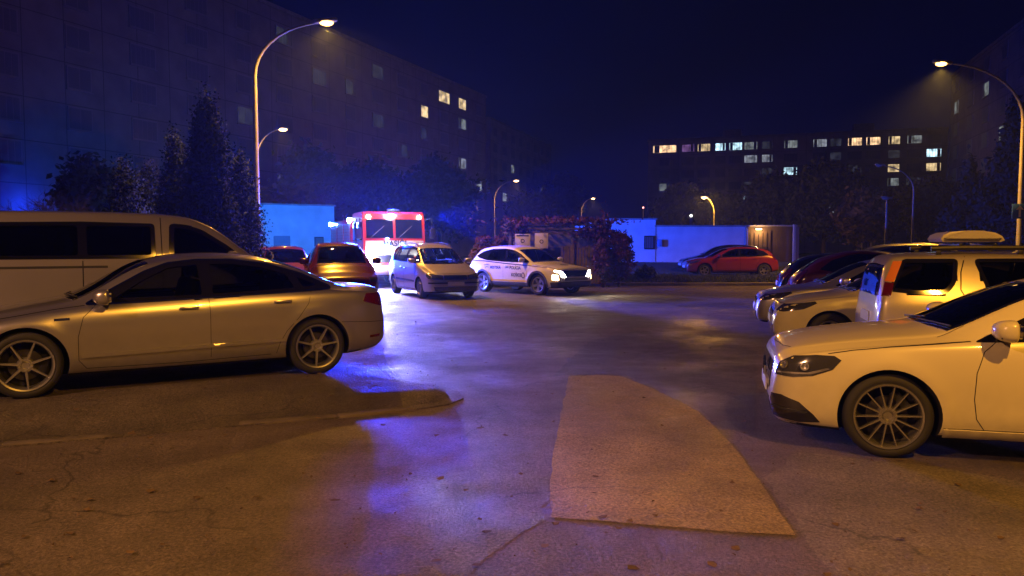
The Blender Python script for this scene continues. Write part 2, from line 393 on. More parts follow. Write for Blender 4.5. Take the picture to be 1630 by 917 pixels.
def L_near(sp): return sp.get('du', .05) < .045
def make_car(sp, label, cat, place, heading, z0=0, group=None, name='parked_car', anchor='mid'):
    """place = world (x, y) of the wheelbase centre; heading = forward direction"""
    s = Shell(sp); h = Vector(heading).normalized(); rz = math.atan2(h.y, h.x)
    root = empty(name, (place[0], place[1], z0), rz, label=label, cat=cat, group=group)
    W, R = s.W, s.R; pm = sp['paint']; far = sp.get('far', False); sg = .07 if far else .045
    # body with wheel arches cut out
    bo = link('body', s.me, [pm, M_DRK, M_BLK], root, 35)
    cut = MB(); Rw = R+sp.get('gap', .05)
    for uw in (s.uf, s.ur):
        for sd in (-1, 1):
            y1 = W+.3; y0 = W-.27; pr = [(sd*y0, .0005), (sd*y0, Rw), (sd*y1, Rw), (sd*y1, .0005)]
            bmv = cut.bm; ring = []
            for yy in (sd*y0, sd*y1): ring.append([bmv.verts.new((s.uc-uw+Rw*math.cos(k*math.pi/24), yy, R+Rw*math.sin(k*math.pi/24))) for k in range(48)])
            for k in range(48): bmv.faces.new((ring[0][k], ring[0][(k+1) % 48], ring[1][(k+1) % 48], ring[1][k]))
            bmv.faces.new(ring[0]); bmv.faces.new(ring[1])
    ct = cut.build('cutter', M_DRK); ct.parent = None
    md = bo.modifiers.new('b', 'BOOLEAN'); md.operation = 'DIFFERENCE'; md.solver = 'EXACT'; md.object = ct
    # evaluate at the origin
    rl = root.location.copy(); rr = root.rotation_euler.copy(); root.location = (0, 0, 0); root.rotation_euler = (0, 0, 0)
    bpy.context.view_layer.update(); dg = bpy.context.evaluated_depsgraph_get()
    nm = bpy.data.meshes.new_from_object(bo.evaluated_get(dg)); bo.modifiers.clear(); bo.data = nm; nm.name = 'body'
    bpy.data.objects.remove(ct); root.location = rl; root.rotation_euler = rr
    # open the body behind the clear panes
    wins = [('R', p) for p in sp.get('panes', [])]+[('L', p) for p in sp.get('panes', [])]
    fw = sp.get('frame_w', .035)
    if 'screen' in sp: wins.append(('T', [(a, b) for a, b in shrink(sp['screen'], fw)]))
    if 'rear' in sp: wins.append(('T' if sp['rear'][0] == 'T' else 'B', shrink(sp['rear'][1], fw) if sp['rear'][0] == 'T' else [(a/.0155, b) for a, b in shrink([(a*.0155, b) for a, b in sp['rear'][1]], fw)]))
    bm = bmesh.new(); bm.from_mesh(nm); dead = set()
    for v in bm.verts:
        u = s.uc-v.co.x; y, z = v.co.y, v.co.z
        for mdd, pl in wins:
            if mdd == 'R' and y < -.2 and z > s.belt(u)-.05 and inpoly(u, z, pl): dead.update(v.link_faces)
            elif mdd == 'L' and y > .2 and z > s.belt(u)-.05 and inpoly(u, z, pl): dead.update(v.link_faces)
            elif mdd == 'T' and z > s.belt(u)-.03 and z > .6 and v.normal.z > 0.1 and inpoly(u, y, pl): dead.update(v.link_faces)
            elif mdd == 'B' and u > s.L-1.0:
                th = math.degrees(math.atan2(-y, u-(s.L-1.0)))
                if abs(th) < 90 and inpoly(th, z, pl): dead.update(v.link_faces)
    bmesh.ops.delete(bm, geom=list(dead), context='FACES')
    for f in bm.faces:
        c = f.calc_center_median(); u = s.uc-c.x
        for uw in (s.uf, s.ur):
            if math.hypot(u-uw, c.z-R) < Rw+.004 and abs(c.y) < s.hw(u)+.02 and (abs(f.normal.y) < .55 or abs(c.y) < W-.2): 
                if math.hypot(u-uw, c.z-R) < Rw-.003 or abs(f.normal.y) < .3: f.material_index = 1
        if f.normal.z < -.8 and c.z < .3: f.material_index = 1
    bm.to_mesh(nm); bm.free(); smooth(nm, 35)
    # panes and frames
    gm = sp.get('glass', M_GLS); gr = sp.get('glass_rear', gm)
    for fr_, pn_ in sp.get('frames', []):
        s.panel('window_frame', 'R', fr_, sp.get('frame_mat', M_GBK), root, .005, holes=[shrink(p, .012) for p in pn_], sp=sg, both=True, thick=.02)
    if 'frames' in sp:
        for i, p in enumerate(sp['panes']): s.panel('side_window', 'R', p, gm if i == 0 else gr, root, .003, sp=.08, both=True, thick=0)
        if sp.get('trim'):
            bt = bmesh.new()
            for fr, _p in sp['frames']:
                for m_ in 'RL': s.strip(bt, m_, fr+[fr[0]], .014, .009)
            me = bpy.data.meshes.new('window_trim'); bt.to_mesh(me); bt.free(); link('window_trim', me, sp['trim'], root, 60)
    if 'screen' in sp:
        s.panel('windscreen_surround', 'T', sp['screen'], M_GBK, root, .004, holes=[shrink(sp['screen'], fw)], sp=sg, thick=.015)
        s.panel('windscreen', 'T', shrink(sp['screen'], fw-.01), gm, root, .002, sp=.08, thick=0)
        if not far:
            wp = MB(); L2 = sp['screen']; ub = max(a for a, b in L2); ua = min(a for a, b in L2)
            for y0, y1 in ((.08, .62*W/.9), (-.55*W/.9, .02)):
                p0, n0 = s.hit('T', ua+.03+abs(y0)*.05, y0); p1, n1 = s.hit('T', ua+.09+abs(y1)*.08, y1); wp.tube([p0+n0*.02, p1+n1*.02], .008, 6)
            wp.build('wiper', M_BLK, root)
    if 'rear' in sp:
        md, pl = sp['rear']
        sh_ = shrink(pl, fw) if md == 'T' else [(a/.0155, b) for a, b in shrink([(a*.0155, b) for a, b in pl], fw)]
        sh2 = shrink(pl, fw-.01) if md == 'T' else [(a/.0155, b) for a, b in shrink([(a*.0155, b) for a, b in pl], fw-.01)]
        s.panel('rear_window_surround', md, pl, M_GBK, root, .004, holes=[sh_], sp=sg, thick=.015)
        s.panel('rear_window', md, sh2, gr, root, .002, sp=.08, thick=0)
    for (nm_, md, pl, mt, off, both) in sp.get('panels', []):
        s.panel(nm_, md, pl, mt, root, off, sp=sg*.8 if not far else sg, both=both)
    if sp.get('seams'):
        bs = bmesh.new()
        for (md, pts) in sp['seams']:
            for m_ in ((md,) if md not in 'RL' else 'RL'): s.strip(bs, m_, pts, .0055 if sp.get('k',3)>3 or not far and L_near(sp) else .012)
        me = bpy.data.meshes.new('panel_gaps'); bs.to_mesh(me); bs.free(); link('panel_gaps', me, M_DRK, root, 60)
    # handles
    for (u, z) in sp.get('handles', []):
        for sd, m_ in ((-1, 'R'), (1, 'L')):
            p, n = s.hit(m_, u, z); b = MB(); b.box((p.x, p.y+sd*.022, z), (.20, .022, .030), .009); b.box((p.x-.085, p.y+sd*.008, z), (.022, .03, .02), .004); b.box((p.x+.085, p.y+sd*.008, z), (.022, .03, .02), .004)
            b.mi = 1; b.box((p.x-.0, p.y+sd*.0012, z-.008), (.15, .006, .045), .002)
            b.build('door_handle', [sp.get('handle_mat', pm), M_DRK], root)
    # door mirrors
    if 'mirror' in sp:
        um, zm = sp['mirror']
        for sd, m_ in ((-1, 'R'), (1, 'L')):
            p, n = s.hit(m_, um, zm); b = MB(); c = Vector((p.x+.01, sd*(abs(p.y)+.135), zm+.065))
            for f in range(1):
                vs = bmesh.ops.create_icosphere(b.bm, subdivisions=3, radius=1)['verts']
                for v in vs:
                    x, y, z = v.co; x = x if x > 0 else x*.28
                    e = lambda q: math.copysign(abs(q)**.72, q)
                    v.co = c+Vector((x*.125, e(y)*.12, e(z)*.082*(1+.12*y*sd)))
            b.mi = 1; b.box((p.x+.02, sd*(abs(p.y)+.02), zm-.0), (.07, .12, .035), .01); b.box((c.x+.05, c.y, c.z-.045), (.08, .17, .02), .008)
            mo = b.build('door_mirror', [sp.get('mirror_mat', pm), M_BLK], root)
            g = MB(); g.box((c.x-.030, c.y, c.z), (.004, .17, .10), .02); g.build('mirror_glass', M_CHR, mo)
    # wheels
    tme, rme, bme = wheel_meshes(R, sp['style'])
    for i, uw in enumerate((s.uf, s.ur)):
        for sd in (-1, 1):
            wh = bpy.data.objects.new('wheel', bme); C.objects.link(wh); wh.parent = root
            wh.location = (s.uc-uw, sd*(min(s.hw(uw), W)-.135), R); wh.rotation_euler = (0, random.uniform(-1, 1), 0) if sd < 0 else (0, random.uniform(-1, 1), math.pi)
            if i == 0 and sp.get('steer'): wh.rotation_euler[2] += R_(sp['steer'])
            for nme, dat in (('tyre', tme), ('rim', rme)):
                q = bpy.data.objects.new(nme, dat); C.objects.link(q); q.parent = wh
    # cabin
    if sp.get('cabin', True):
        uf, ur = sp.get('cab', (1.95, 3.0)); b = MB(); b.box((s.uc-(uf+ur)/2, 0, .34), (ur-uf+1.6, W*1.7, .05)); b.build('cabin_floor', M_DRK, root)
        zb = s.belt(uf)
        for sd in (-1, 1):
            q = MB(); q.box((s.uc-uf-.05, sd*.36, .52), (.48, .48, .16), .05)
            Mt = Matrix.Translation((s.uc-uf-.33, sd*.36, .85)) @ Matrix.Rotation(R_(-14), 4, 'Y'); q.box((0, 0, 0), (.13, .47, .62), .05, Mt)
            q.box((0, 0, .42), (.09, .26, .18), .04, Mt); q.build('front_seat', M_SEAT, root)
        q = MB(); q.box((s.uc-ur+.1, 0, .52), (.48, 1.2, .16), .05); Mt = Matrix.Translation((s.uc-ur-.2, 0, .84)) @ Matrix.Rotation(R_(-16), 4, 'Y'); q.box((0, 0, 0), (.13, 1.22, .56), .05, Mt)
        for yy in (-.38, .38): q.box((0, yy, .36), (.08, .24, .14), .03, Mt)
        q.build('rear_seat', M_SEAT, root)
        q = MB(); ud = uf-.62; q.box((s.uc-ud, 0, zb-.13), (.42, W*1.5, .2), .06); q.build('dashboard', M_BLK, root)
        q = MB(); cc = Vector((s.uc-ud-.3, .36, zb-.06)); pts = []
        for k in range(17):
            a = k*math.pi/8; pts.append(cc+Vector((math.sin(a)*.07, math.cos(a)*.18, math.sin(a)*.17)))
        q.tube(pts, .014, 6, cap=False); q.build('steering_wheel', M_BLK, root)
    root['uc'] = 0; del root['uc']
    return root, s
def mid_from(pt, heading, s_off_u, side_off):
    """wheelbase centre from a point at (forward offset, right offset) on the car"""
    h = Vector(heading).normalized(); r = Vector((h.y, -h.x)); return Vector(pt[:2])-h*s_off_u-r*side_off
def LWh(poly): return poly
# ------------------------------------------------------------------ SETTING
def sheet(name, poly, z, m, kind='structure', zs=None):
    b = MB(); b._new([(p[0], p[1], z) for p in poly], [list(range(len(poly)))]); o = b.build(name, m, ang=None); tag(o, kind=kind); return o
def jag(poly, step=.14, amp=.022, closed=True):
    out = []; n = len(poly)
    for i in range(n if closed else n-1):
        p = Vector(poly[i]); q = Vector(poly[(i+1) % n]); L = (q-p).length; k = max(1, min(60, int(L/step))); nn = Vector((-(q-p).y, (q-p).x)).normalized()
        for t in range(k): out.append(tuple(p.lerp(q, t/k)+nn*(random.gauss(0, amp) if t else 0)))
    return out
def asphalt(name, col, lift=1.0, wet=.0, patch=True):
    m = bpy.data.materials.new(name); m.use_nodes = True; n, l = nodes_of(m); p = n['Principled BSDF']
    t = n.new('ShaderNodeTexCoord'); src = t.outputs['Object']
    def noise(sc, det=5, ro=.6):
        q = n.new('ShaderNodeTexNoise'); q.inputs['Scale'].default_value = sc; q.inputs['Detail'].default_value = det; q.inputs['Roughness'].default_value = ro; l.new(src, q.inputs[0]); return q.outputs[0]
    def mr(s_, a, b, c, d):
        q = n.new('ShaderNodeMapRange'); q.inputs[1].default_value = a; q.inputs[2].default_value = b; q.inputs[3].default_value = c; q.inputs[4].default_value = d; l.new(s_, q.inputs[0]); return q.outputs[0]
    def mul(a, b):
        q = n.new('ShaderNodeMath'); q.operation = 'MULTIPLY'; l.new(a, q.inputs[0]); l.new(b, q.inputs[1]); return q.outputs[0]
    big = mr(noise(.28, 7, .65), .36, .64, .62, 1.32); mid = mr(noise(2.3, 7, .7), .33, .67, .78, 1.2)
    fine = mr(noise(48, 4, .75), .32, .68, .45, 1.7)
    vo = n.new('ShaderNodeTexVoronoi'); vo.inputs['Scale'].default_value = 70; l.new(src, vo.inputs[0]); ag = mr(vo.outputs['Color'], 0, 1, .6, 1.55)
    # cracks
    wz = n.new('ShaderNodeTexNoise'); wz.inputs['Scale'].default_value = 1.1; wz.inputs['Detail'].default_value = 6; l.new(src, wz.inputs[0])
    wa = n.new('ShaderNodeVectorMath'); wa.operation = 'SCALE'; wa.inputs['Scale'].default_value = 1.3; l.new(wz.outputs['Color'], wa.inputs[0])
    wb = n.new('ShaderNodeVectorMath'); l.new(src, wb.inputs[0]); l.new(wa.outputs[0], wb.inputs[1])
    vc = n.new('ShaderNodeTexVoronoi'); vc.feature = 'DISTANCE_TO_EDGE'; vc.inputs['Scale'].default_value = .32; l.new(wb.outputs[0], vc.inputs[0])
    ck = mr(vc.outputs['Distance'], .0, .006, .35, 1.0); msk = mr(noise(.5, 3), .47, .55, 1, 0)
    cm = n.new('ShaderNodeMath'); cm.operation = 'MAXIMUM'; l.new(ck, cm.inputs[0]); l.new(msk, cm.inputs[1])
    f = mul(mul(mul(mul(big, mid), fine), ag), cm.outputs[0])
    sc = n.new('ShaderNodeVectorMath'); sc.operation = 'SCALE'; sc.inputs[0].default_value = col; l.new(f, sc.inputs['Scale']); l.new(sc.outputs[0], p.inputs['Base Color'])
    l.new(mr(noise(.45, 6, .7), .35, .65, .30+wet, .80), p.inputs['Roughness'])
    hh = n.new('ShaderNodeMath'); hh.operation = 'ADD'; l.new(fine, hh.inputs[0]); l.new(ag, hh.inputs[1])
    h2 = n.new('ShaderNodeMath'); h2.operation = 'MULTIPLY_ADD'; h2.inputs[1].default_value = 2.0; l.new(mid, h2.inputs[0]); l.new(hh.outputs[0], h2.inputs[2])
    bp = n.new('ShaderNodeBump'); bp.inputs['Strength'].default_value = .8*lift; bp.inputs['Distance'].default_value = .008; l.new(h2.outputs[0], bp.inputs['Height']); l.new(bp.outputs[0], p.inputs['Normal'])
    return m
M_ASPH = asphalt('asphalt', (.100, .078, .072)); M_ASPD = asphalt('asphalt_patch', (.058, .052, .05)); M_CPAT = asphalt('concrete_patch', (.20, .150, .078), .6)
M_PAVE = asphalt('pavement_dirt', (.10, .082, .066), 1.5)
M_KERB = mat('dirty_kerb', (.09, .073, .06), .95, var=.4, vscale=4, bump=.5, bscale=30)
M_ROAD = asphalt('road_asphalt', (.105, .092, .085))
M_GRASS = mat('grass_ground', (.022, .03, .012), .95, var=.5, vscale=3, bump=.6, bscale=25)
b = MB(); b._new([(-900, -900, -.02), (900, -900, -.02), (900, 900, -.02), (-900, 900, -.02)], [(0, 1, 2, 3)]); o = b.build('ground', M_GRASS, ang=None); tag(o, kind='structure')
sheet('parking_lot', [(-60, -30), (60, -30), (60, 19.5), (-60, 19.5)], 0, M_ASPH)
sheet('road', [(-60, 19.5), (60, 19.5), (60, 31.5), (6.5, 31.5), (2, 34), (0.5, 52), (-60, 52)], -.001, M_ROAD)
# concrete repair slab and asphalt repairs
sheet('concrete_slab', jag([G(*q)[:2] for q in ((906, 599), (950, 597), (992, 600), (1045, 622), (1112, 655), (1163, 706), (1207, 763), (1266, 853), (1160, 847), (1050, 838), (960, 830), (876, 824), (875, 775), (882, 715), (893, 655))], .12, .005), .0035, M_CPAT)
sheet('asphalt_repair', jag([G(*q)[:2] for q in ((935, 545), (1010, 527), (1130, 533), (1205, 560), (1200, 690), (1150, 682), (1112, 652), (1045, 619), (992, 597), (906, 596), (880, 600))], .2, .02), .0025, M_ASPD)
sheet('asphalt_repair', jag([G(*q)[:2] for q in ((600, 915), (745, 917), (800, 870), (868, 828), (872, 760), (760, 745), (640, 770))], .2, .02), .0015, asphalt('asphalt_old', (.11, .095, .082)))
sheet('asphalt_repair', jag([G(*q)[:2] for q in ((1270, 720), (1500, 745), (1640, 770), (1640, 917), (1330, 917), (1275, 850), (1215, 760))], .2, .02), .0015, asphalt('asphalt_worn', (.135, .115, .09)))
sheet('asphalt_repair', jag([G(*q)[:2] for q in ((650, 500), (930, 497), (1190, 505), (1195, 515), (1000, 522), (700, 520))], .2, .02), .0015, asphalt('asphalt_mid', (.10, .09, .084)))
# raised pavement under the silver saloon, with kerb stones round its tip
ZP = .11
tipl = [G(*q, ZP)[:2] for q in ((-700, 775), (0, 692), (200, 676), (380, 660), (540, 648), (660, 636), (715, 628), (738, 619), (728, 608), (690, 601), (640, 592), (618, 570), (606, 540), (598, 505), (588, 470), (578, 448), (567, 430))]
tip_j = jag(tipl, .35, .015, False)+[tuple(tipl[-1])]
cen = Vector((-9, 13)); b = MB(); rings = []
for (d, z) in ((0, -.02), (0, .012), (.14, .02), (.15, .016), (.5, .055), (.85, ZP-.012), (1.05, ZP)):
    ring = []
    for i, p in enumerate(tip_j):
        p = Vector(p); t = (Vector(tip_j[min(i+1, len(tip_j)-1)])-Vector(tip_j[max(i-1, 0)])).normalized(); nn = Vector((-t.y, t.x))
        k = min(1, .35+i*0.0+abs(p.x-tipl[7][0])*.5) if d > .2 else 1
        q = p+nn*d*k; ring.append(b.bm.verts.new((q.x, q.y, z+(random.uniform(-.008, .008) if .03 < z < ZP else 0))))
    rings.append(ring)
for r0, r1 in zip(rings, rings[1:]):
    for i in range(len(r0)-1): b.bm.faces.new((r0[i], r0[i+1], r1[i+1], r1[i]))
ex = [b.bm.verts.new((-30, tipl[-1][1]+6, ZP)), b.bm.verts.new((-30, 2, ZP))]
b.bm.faces.new(rings[-1]+ex); o = b.build('pavement', M_PAVE, ang=60); tag(o, kind='structure')
b = MB()
for i in range(5):
    a = Vector(tipl[i]); c = Vector(tipl[i+1]); d = (c-a); n_ = max(1, int(d.length/.95))
    for k in range(n_):
        if random.random() < .18 and i < 5: continue
        p0 = a+d*(k/n_); p1 = a+d*((k+.985)/n_); nn = Vector((-d.y, d.x)).normalized(); mid = (p0+p1)/2+nn*(.065+random.uniform(-.012, .012)); ang = math.atan2(d.y, d.x)+random.uniform(-.012, .012)
        Mx = Matrix.Translation((mid.x, mid.y, 0)) @ Matrix.Rotation(ang, 4, 'Z')
        b.box((0, 0, -.055+random.uniform(-.008, .006)), ((p1-p0).length, .125, .165), .014, Mx, 2)
o = b.build('kerb', M_KERB, ang=35); tag(o, kind='structure')
# lawn with its kerb on the far side of the road
def lawn_z(x, y): 
    t = min(1, max(0, (y-31.6)/3.2)); u = min(1, max(0, (y-39)/5)); return .06+.20*t*t*(3-2*t)*min(1, max(0, (24-x)/3))*0+.16*t+.42*u
b = MB(); xs = np.linspace(3.2, 60, 60); ys = np.linspace(31.7, 64, 34); vid = {}
for i, x in enumerate(xs):
    for j, y in enumerate(ys): vid[i, j] = b.bm.verts.new((x, y, lawn_z(x, y)+random.uniform(-.012, .012)))
for i in range(len(xs)-1):
    for j in range(len(ys)-1): b.bm.faces.new((vid[i, j], vid[i+1, j], vid[i+1, j+1], vid[i, j+1]))
o = b.build('lawn', M_GRASS); tag(o, kind='structure')
b = MB()
for k in range(56): b.box((3.2+k*1.0, 31.6, .03), (.985, .14, .18+random.uniform(-.01, .01)), .012, seg=1)
o = b.build('kerb', M_CONC, ang=35); tag(o, kind='structure')
# grass blades (stuff)
def blades(name, n, area, h, m, zf):
    V = []; F = []
    for i in range(n):
        x, y = area(); z = zf(x, y); a = random.uniform(0, math.pi); w = random.uniform(.008, .02); hh = h*random.uniform(.4, 1.2)
        dx, dy = math.cos(a)*w, math.sin(a)*w; lx, ly = random.uniform(-.05, .05), random.uniform(-.05, .05); k = len(V)
        V += [(x-dx, y-dy, z-.01), (x+dx, y+dy, z-.01), (x+lx, y+ly, z+hh)]; F.append((k, k+1, k+2))
    me = bpy.data.meshes.new(name); me.from_pydata(V, [], F); return tag(link(name, me, m, ang=None), kind='stuff')
M_BLADE = mat('grass_blades', (.045, .06, .018), .8)
tag(blades('grass', 26000, lambda: (random.uniform(3.3, 26), 31.75+abs(random.gauss(0, 3.6))), .13, M_BLADE, lawn_z), 'short grass growing on the lawn verge beyond the road kerb', 'grass')
# fallen leaves and grit on the asphalt
V = []; F = []
for i in range(900):
    y = 3+random.random()**1.4*20; x = random.uniform(-.75, .75)*y; z = .012
    if x < -1.2 and y > 6: z = ZP+.012
    if random.random() < .55: s_ = random.uniform(.006, .014)
    else: s_ = random.uniform(.015, .038)
    a = random.uniform(0, 6.28); k = len(V)
    for q in range(5): V.append((x+s_*math.cos(a+q*1.257)*random.uniform(.6, 1.2), y+s_*math.sin(a+q*1.257)*random.uniform(.5, 1.1), z+random.uniform(-.004, .012)))
    F.append(tuple(range(k, k+5)))
me = bpy.data.meshes.new('fallen_leaves'); me.from_pydata(V, [], F)
tag(link('fallen_leaves', me, mat('dead_leaf', (.10, .06, .03), .8, var=.5, vscale=2), ang=None), 'scattered dead leaves and grit lying on the asphalt', 'leaves', kind='stuff')
# ------------------------------------------------------------------ CARS
P_SIL = paint('silver_paint', (.54, .52, .53), .84, .30); P_SIL2 = paint('light_silver_paint', (.58, .56, .54), .7, .36)
P_WHT = paint('white_paint', (.64, .58, .40), 0, .28); P_RED = paint('red_paint', (.20, .010, .008), 0, .35)
P_MAR = paint('maroon_paint', (.16, .015, .018), .2, .3); P_DRK = paint('dark_paint', (.012, .013, .018), .2, .3)
P_GRY = paint('grey_paint', (.16, .16, .165), .5, .35); P_BEI = paint('champagne_paint', (.58, .52, .42), .5, .34)
P_VAN = paint('van_paint', (.22, .205, .20), 0, .4); P_ORA = mat('copper_paint', (.13, .018, .026), .22, spec=.3, coat=0, var=.05, vscale=2)
P_POL = paint('police_white', (.80, .79, .77), 0, .35)
M_HL = mat('headlamp_housing', (.10, .10, .11), .12, .6, coat=1)
M_HLC = mat('headlamp_reflector', (.6, .6, .62), .15, .8, coat=1)
M_HLON = emis('headlamp_lit', (1, .93, .78), 60); M_FOGON = emis('fog_lamp_lit', (1, .62, .25), 30)
M_ARCH = mat('grey_cladding', (.055, .056, .06), .6)
M_YEL = mat('yellow_stripe', (.75, .55, .05), .4); M_INK = mat('dark_lettering', (.02, .025, .05), .5)
def screen(c, h, w0, w1, bow=.10, hb=.04):
    return [(c+bow, -w0), (c+bow*.28, -w0*.55), (c, 0), (c+bow*.28, w0*.55), (c+bow, w0), ((c+h)/2+bow*.3, (w0+w1)/2), (h, w1), (h-hb*.7, w1*.5), (h-hb, 0), (h-hb*.7, -w1*.5), (h, -w1), ((c+h)/2+bow*.3, -(w0+w1)/2)]
def mk(frames, **k):
    d = dict(frames=frames, panes=[p for _, q in frames for p in q]); d.update(k); return d
def sedan():
    fr = rnd([(1.50, .925), (1.80, 1.10), (2.08, 1.255), (2.32, 1.345), (2.62, 1.38), (3.0, 1.378), (3.4, 1.325), (3.8, 1.205), (4.12, 1.055), (4.12, 1.02), (3.9, 1.008), (3.0, .972), (2.2, .942)], .03, 3)
    pn = [rnd([(1.74, .972), (2.05, 1.17), (2.32, 1.305), (2.64, 1.342), (2.66, .985)], .03, 3), rnd([(2.75, 1.342), (3.02, 1.34), (3.36, 1.295), (3.62, 1.212), (3.70, 1.03), (2.75, .992)], .03, 3), rnd([(3.71, 1.185), (3.82, 1.15), (4.0, 1.06), (3.78, 1.035)], .02, 2)]
    return mk([(fr, pn)], L=4.84, W=.93, wheels=(.96, 3.93, .338), paint=P_SIL, style=ST_AUDI, trim=M_CHR, handle_mat=M_ALU, k=3, du=.04,
      top=[(0, .50), (.02, .60), (.06, .68), (.15, .735), (.5, .84), (1.0, .93), (1.32, .985), (1.48, 1.05), (2.10, 1.375), (2.45, 1.445), (2.8, 1.46), (3.2, 1.44), (3.6, 1.362), (4.0, 1.215), (4.28, 1.085), (4.42, 1.05), (4.70, 1.045), (4.77, 1.02), (4.82, .85), (4.84, .62)],
      belt=[(0, .44), (.1, .60), (.5, .72), (1.0, .82), (1.6, .89), (2.5, .935), (3.5, .975), (4.2, .985), (4.7, .95), (4.81, .7), (4.84, .55)],
      rw=[(0, .6), (.3, .70), (1.2, .75), (1.6, .725), (2.1, .64), (2.6, .615), (3.3, .61), (3.9, .63), (4.3, .70), (4.8, .74), (4.92, .6)],
      crown=[(0, .03), (.5, .05), (1.2, .06), (1.7, .07), (3.3, .07), (4.0, .06), (4.4, .035), (4.92, .03)],
      screen=screen(1.30, 2.14, .655, .55), rear=('T', [(3.50, -.50), (3.47, 0), (3.50, .50), (3.9, .54), (4.24, .60), (4.27, .3), (4.28, 0), (4.27, -.3), (4.24, -.60), (3.9, -.54)]),
      mirror=(1.70, .945), handles=[(2.50, .86), (3.52, .895)], cab=(2.25, 3.4),
      panels=[('headlight', 'F', [(30, .56), (31, .66), (45, .71), (60, .715), (58, .60), (44, .55)], M_HL, .005, True),
              ('grille', 'F', rnd([(-20, .28), (-22, .66), (22, .66), (20, .28)], .3), M_GBK, .006, False),
              ('tail_light', 'B', [(24, .78), (25, .93), (40, .955), (50, .95), (53, .86), (42, .79)], M_RED, .006, True),
              ('number_plate', 'B', [(-17, .70), (-17, .82), (17, .82), (17, .70)], M_WHT, .008, False),
              ('door_moulding', 'R', [(1.45, .385), (1.45, .425), (3.50, .465), (3.55, .43)], P_SIL, .024, True),
              ('fender_badge', 'R', [(1.22, .775), (1.22, .80), (1.36, .805), (1.36, .78)], M_CHR, .004, True),
              ('side_marker', 'R', [(.66, .66), (.66, .685), (.76, .69), (.76, .665)], M_AMB, .005, True),
              ('rear_reflector', 'R', [(4.60, .40), (4.60, .43), (4.74, .44), (4.74, .41)], M_RED, .004, True)],
      seams=[('R', [(1.60, .925), (1.48, .80), (1.43, .6), (1.43, .36), (1.50, .27)]), ('R', [(2.71, .965), (2.72, .8), (2.72, .30)]), ('R', [(3.86, 1.0), (3.82, .86), (3.70, .70), (3.56, .55), (3.48, .42), (3.44, .29)]), ('R', [(1.50, .27), (2.4, .262), (3.38, .285)]),
             ('R', [(.60, .77), (.50, .66), (.42, .45)]), ('R', [(4.22, .62), (4.6, .60), (4.85, .60)]), ('R', [(.3, .70), (.7, .80), (1.2, .88), (1.5, .92)]), ('T', [(4.34, -.70), (4.34, .70)])])
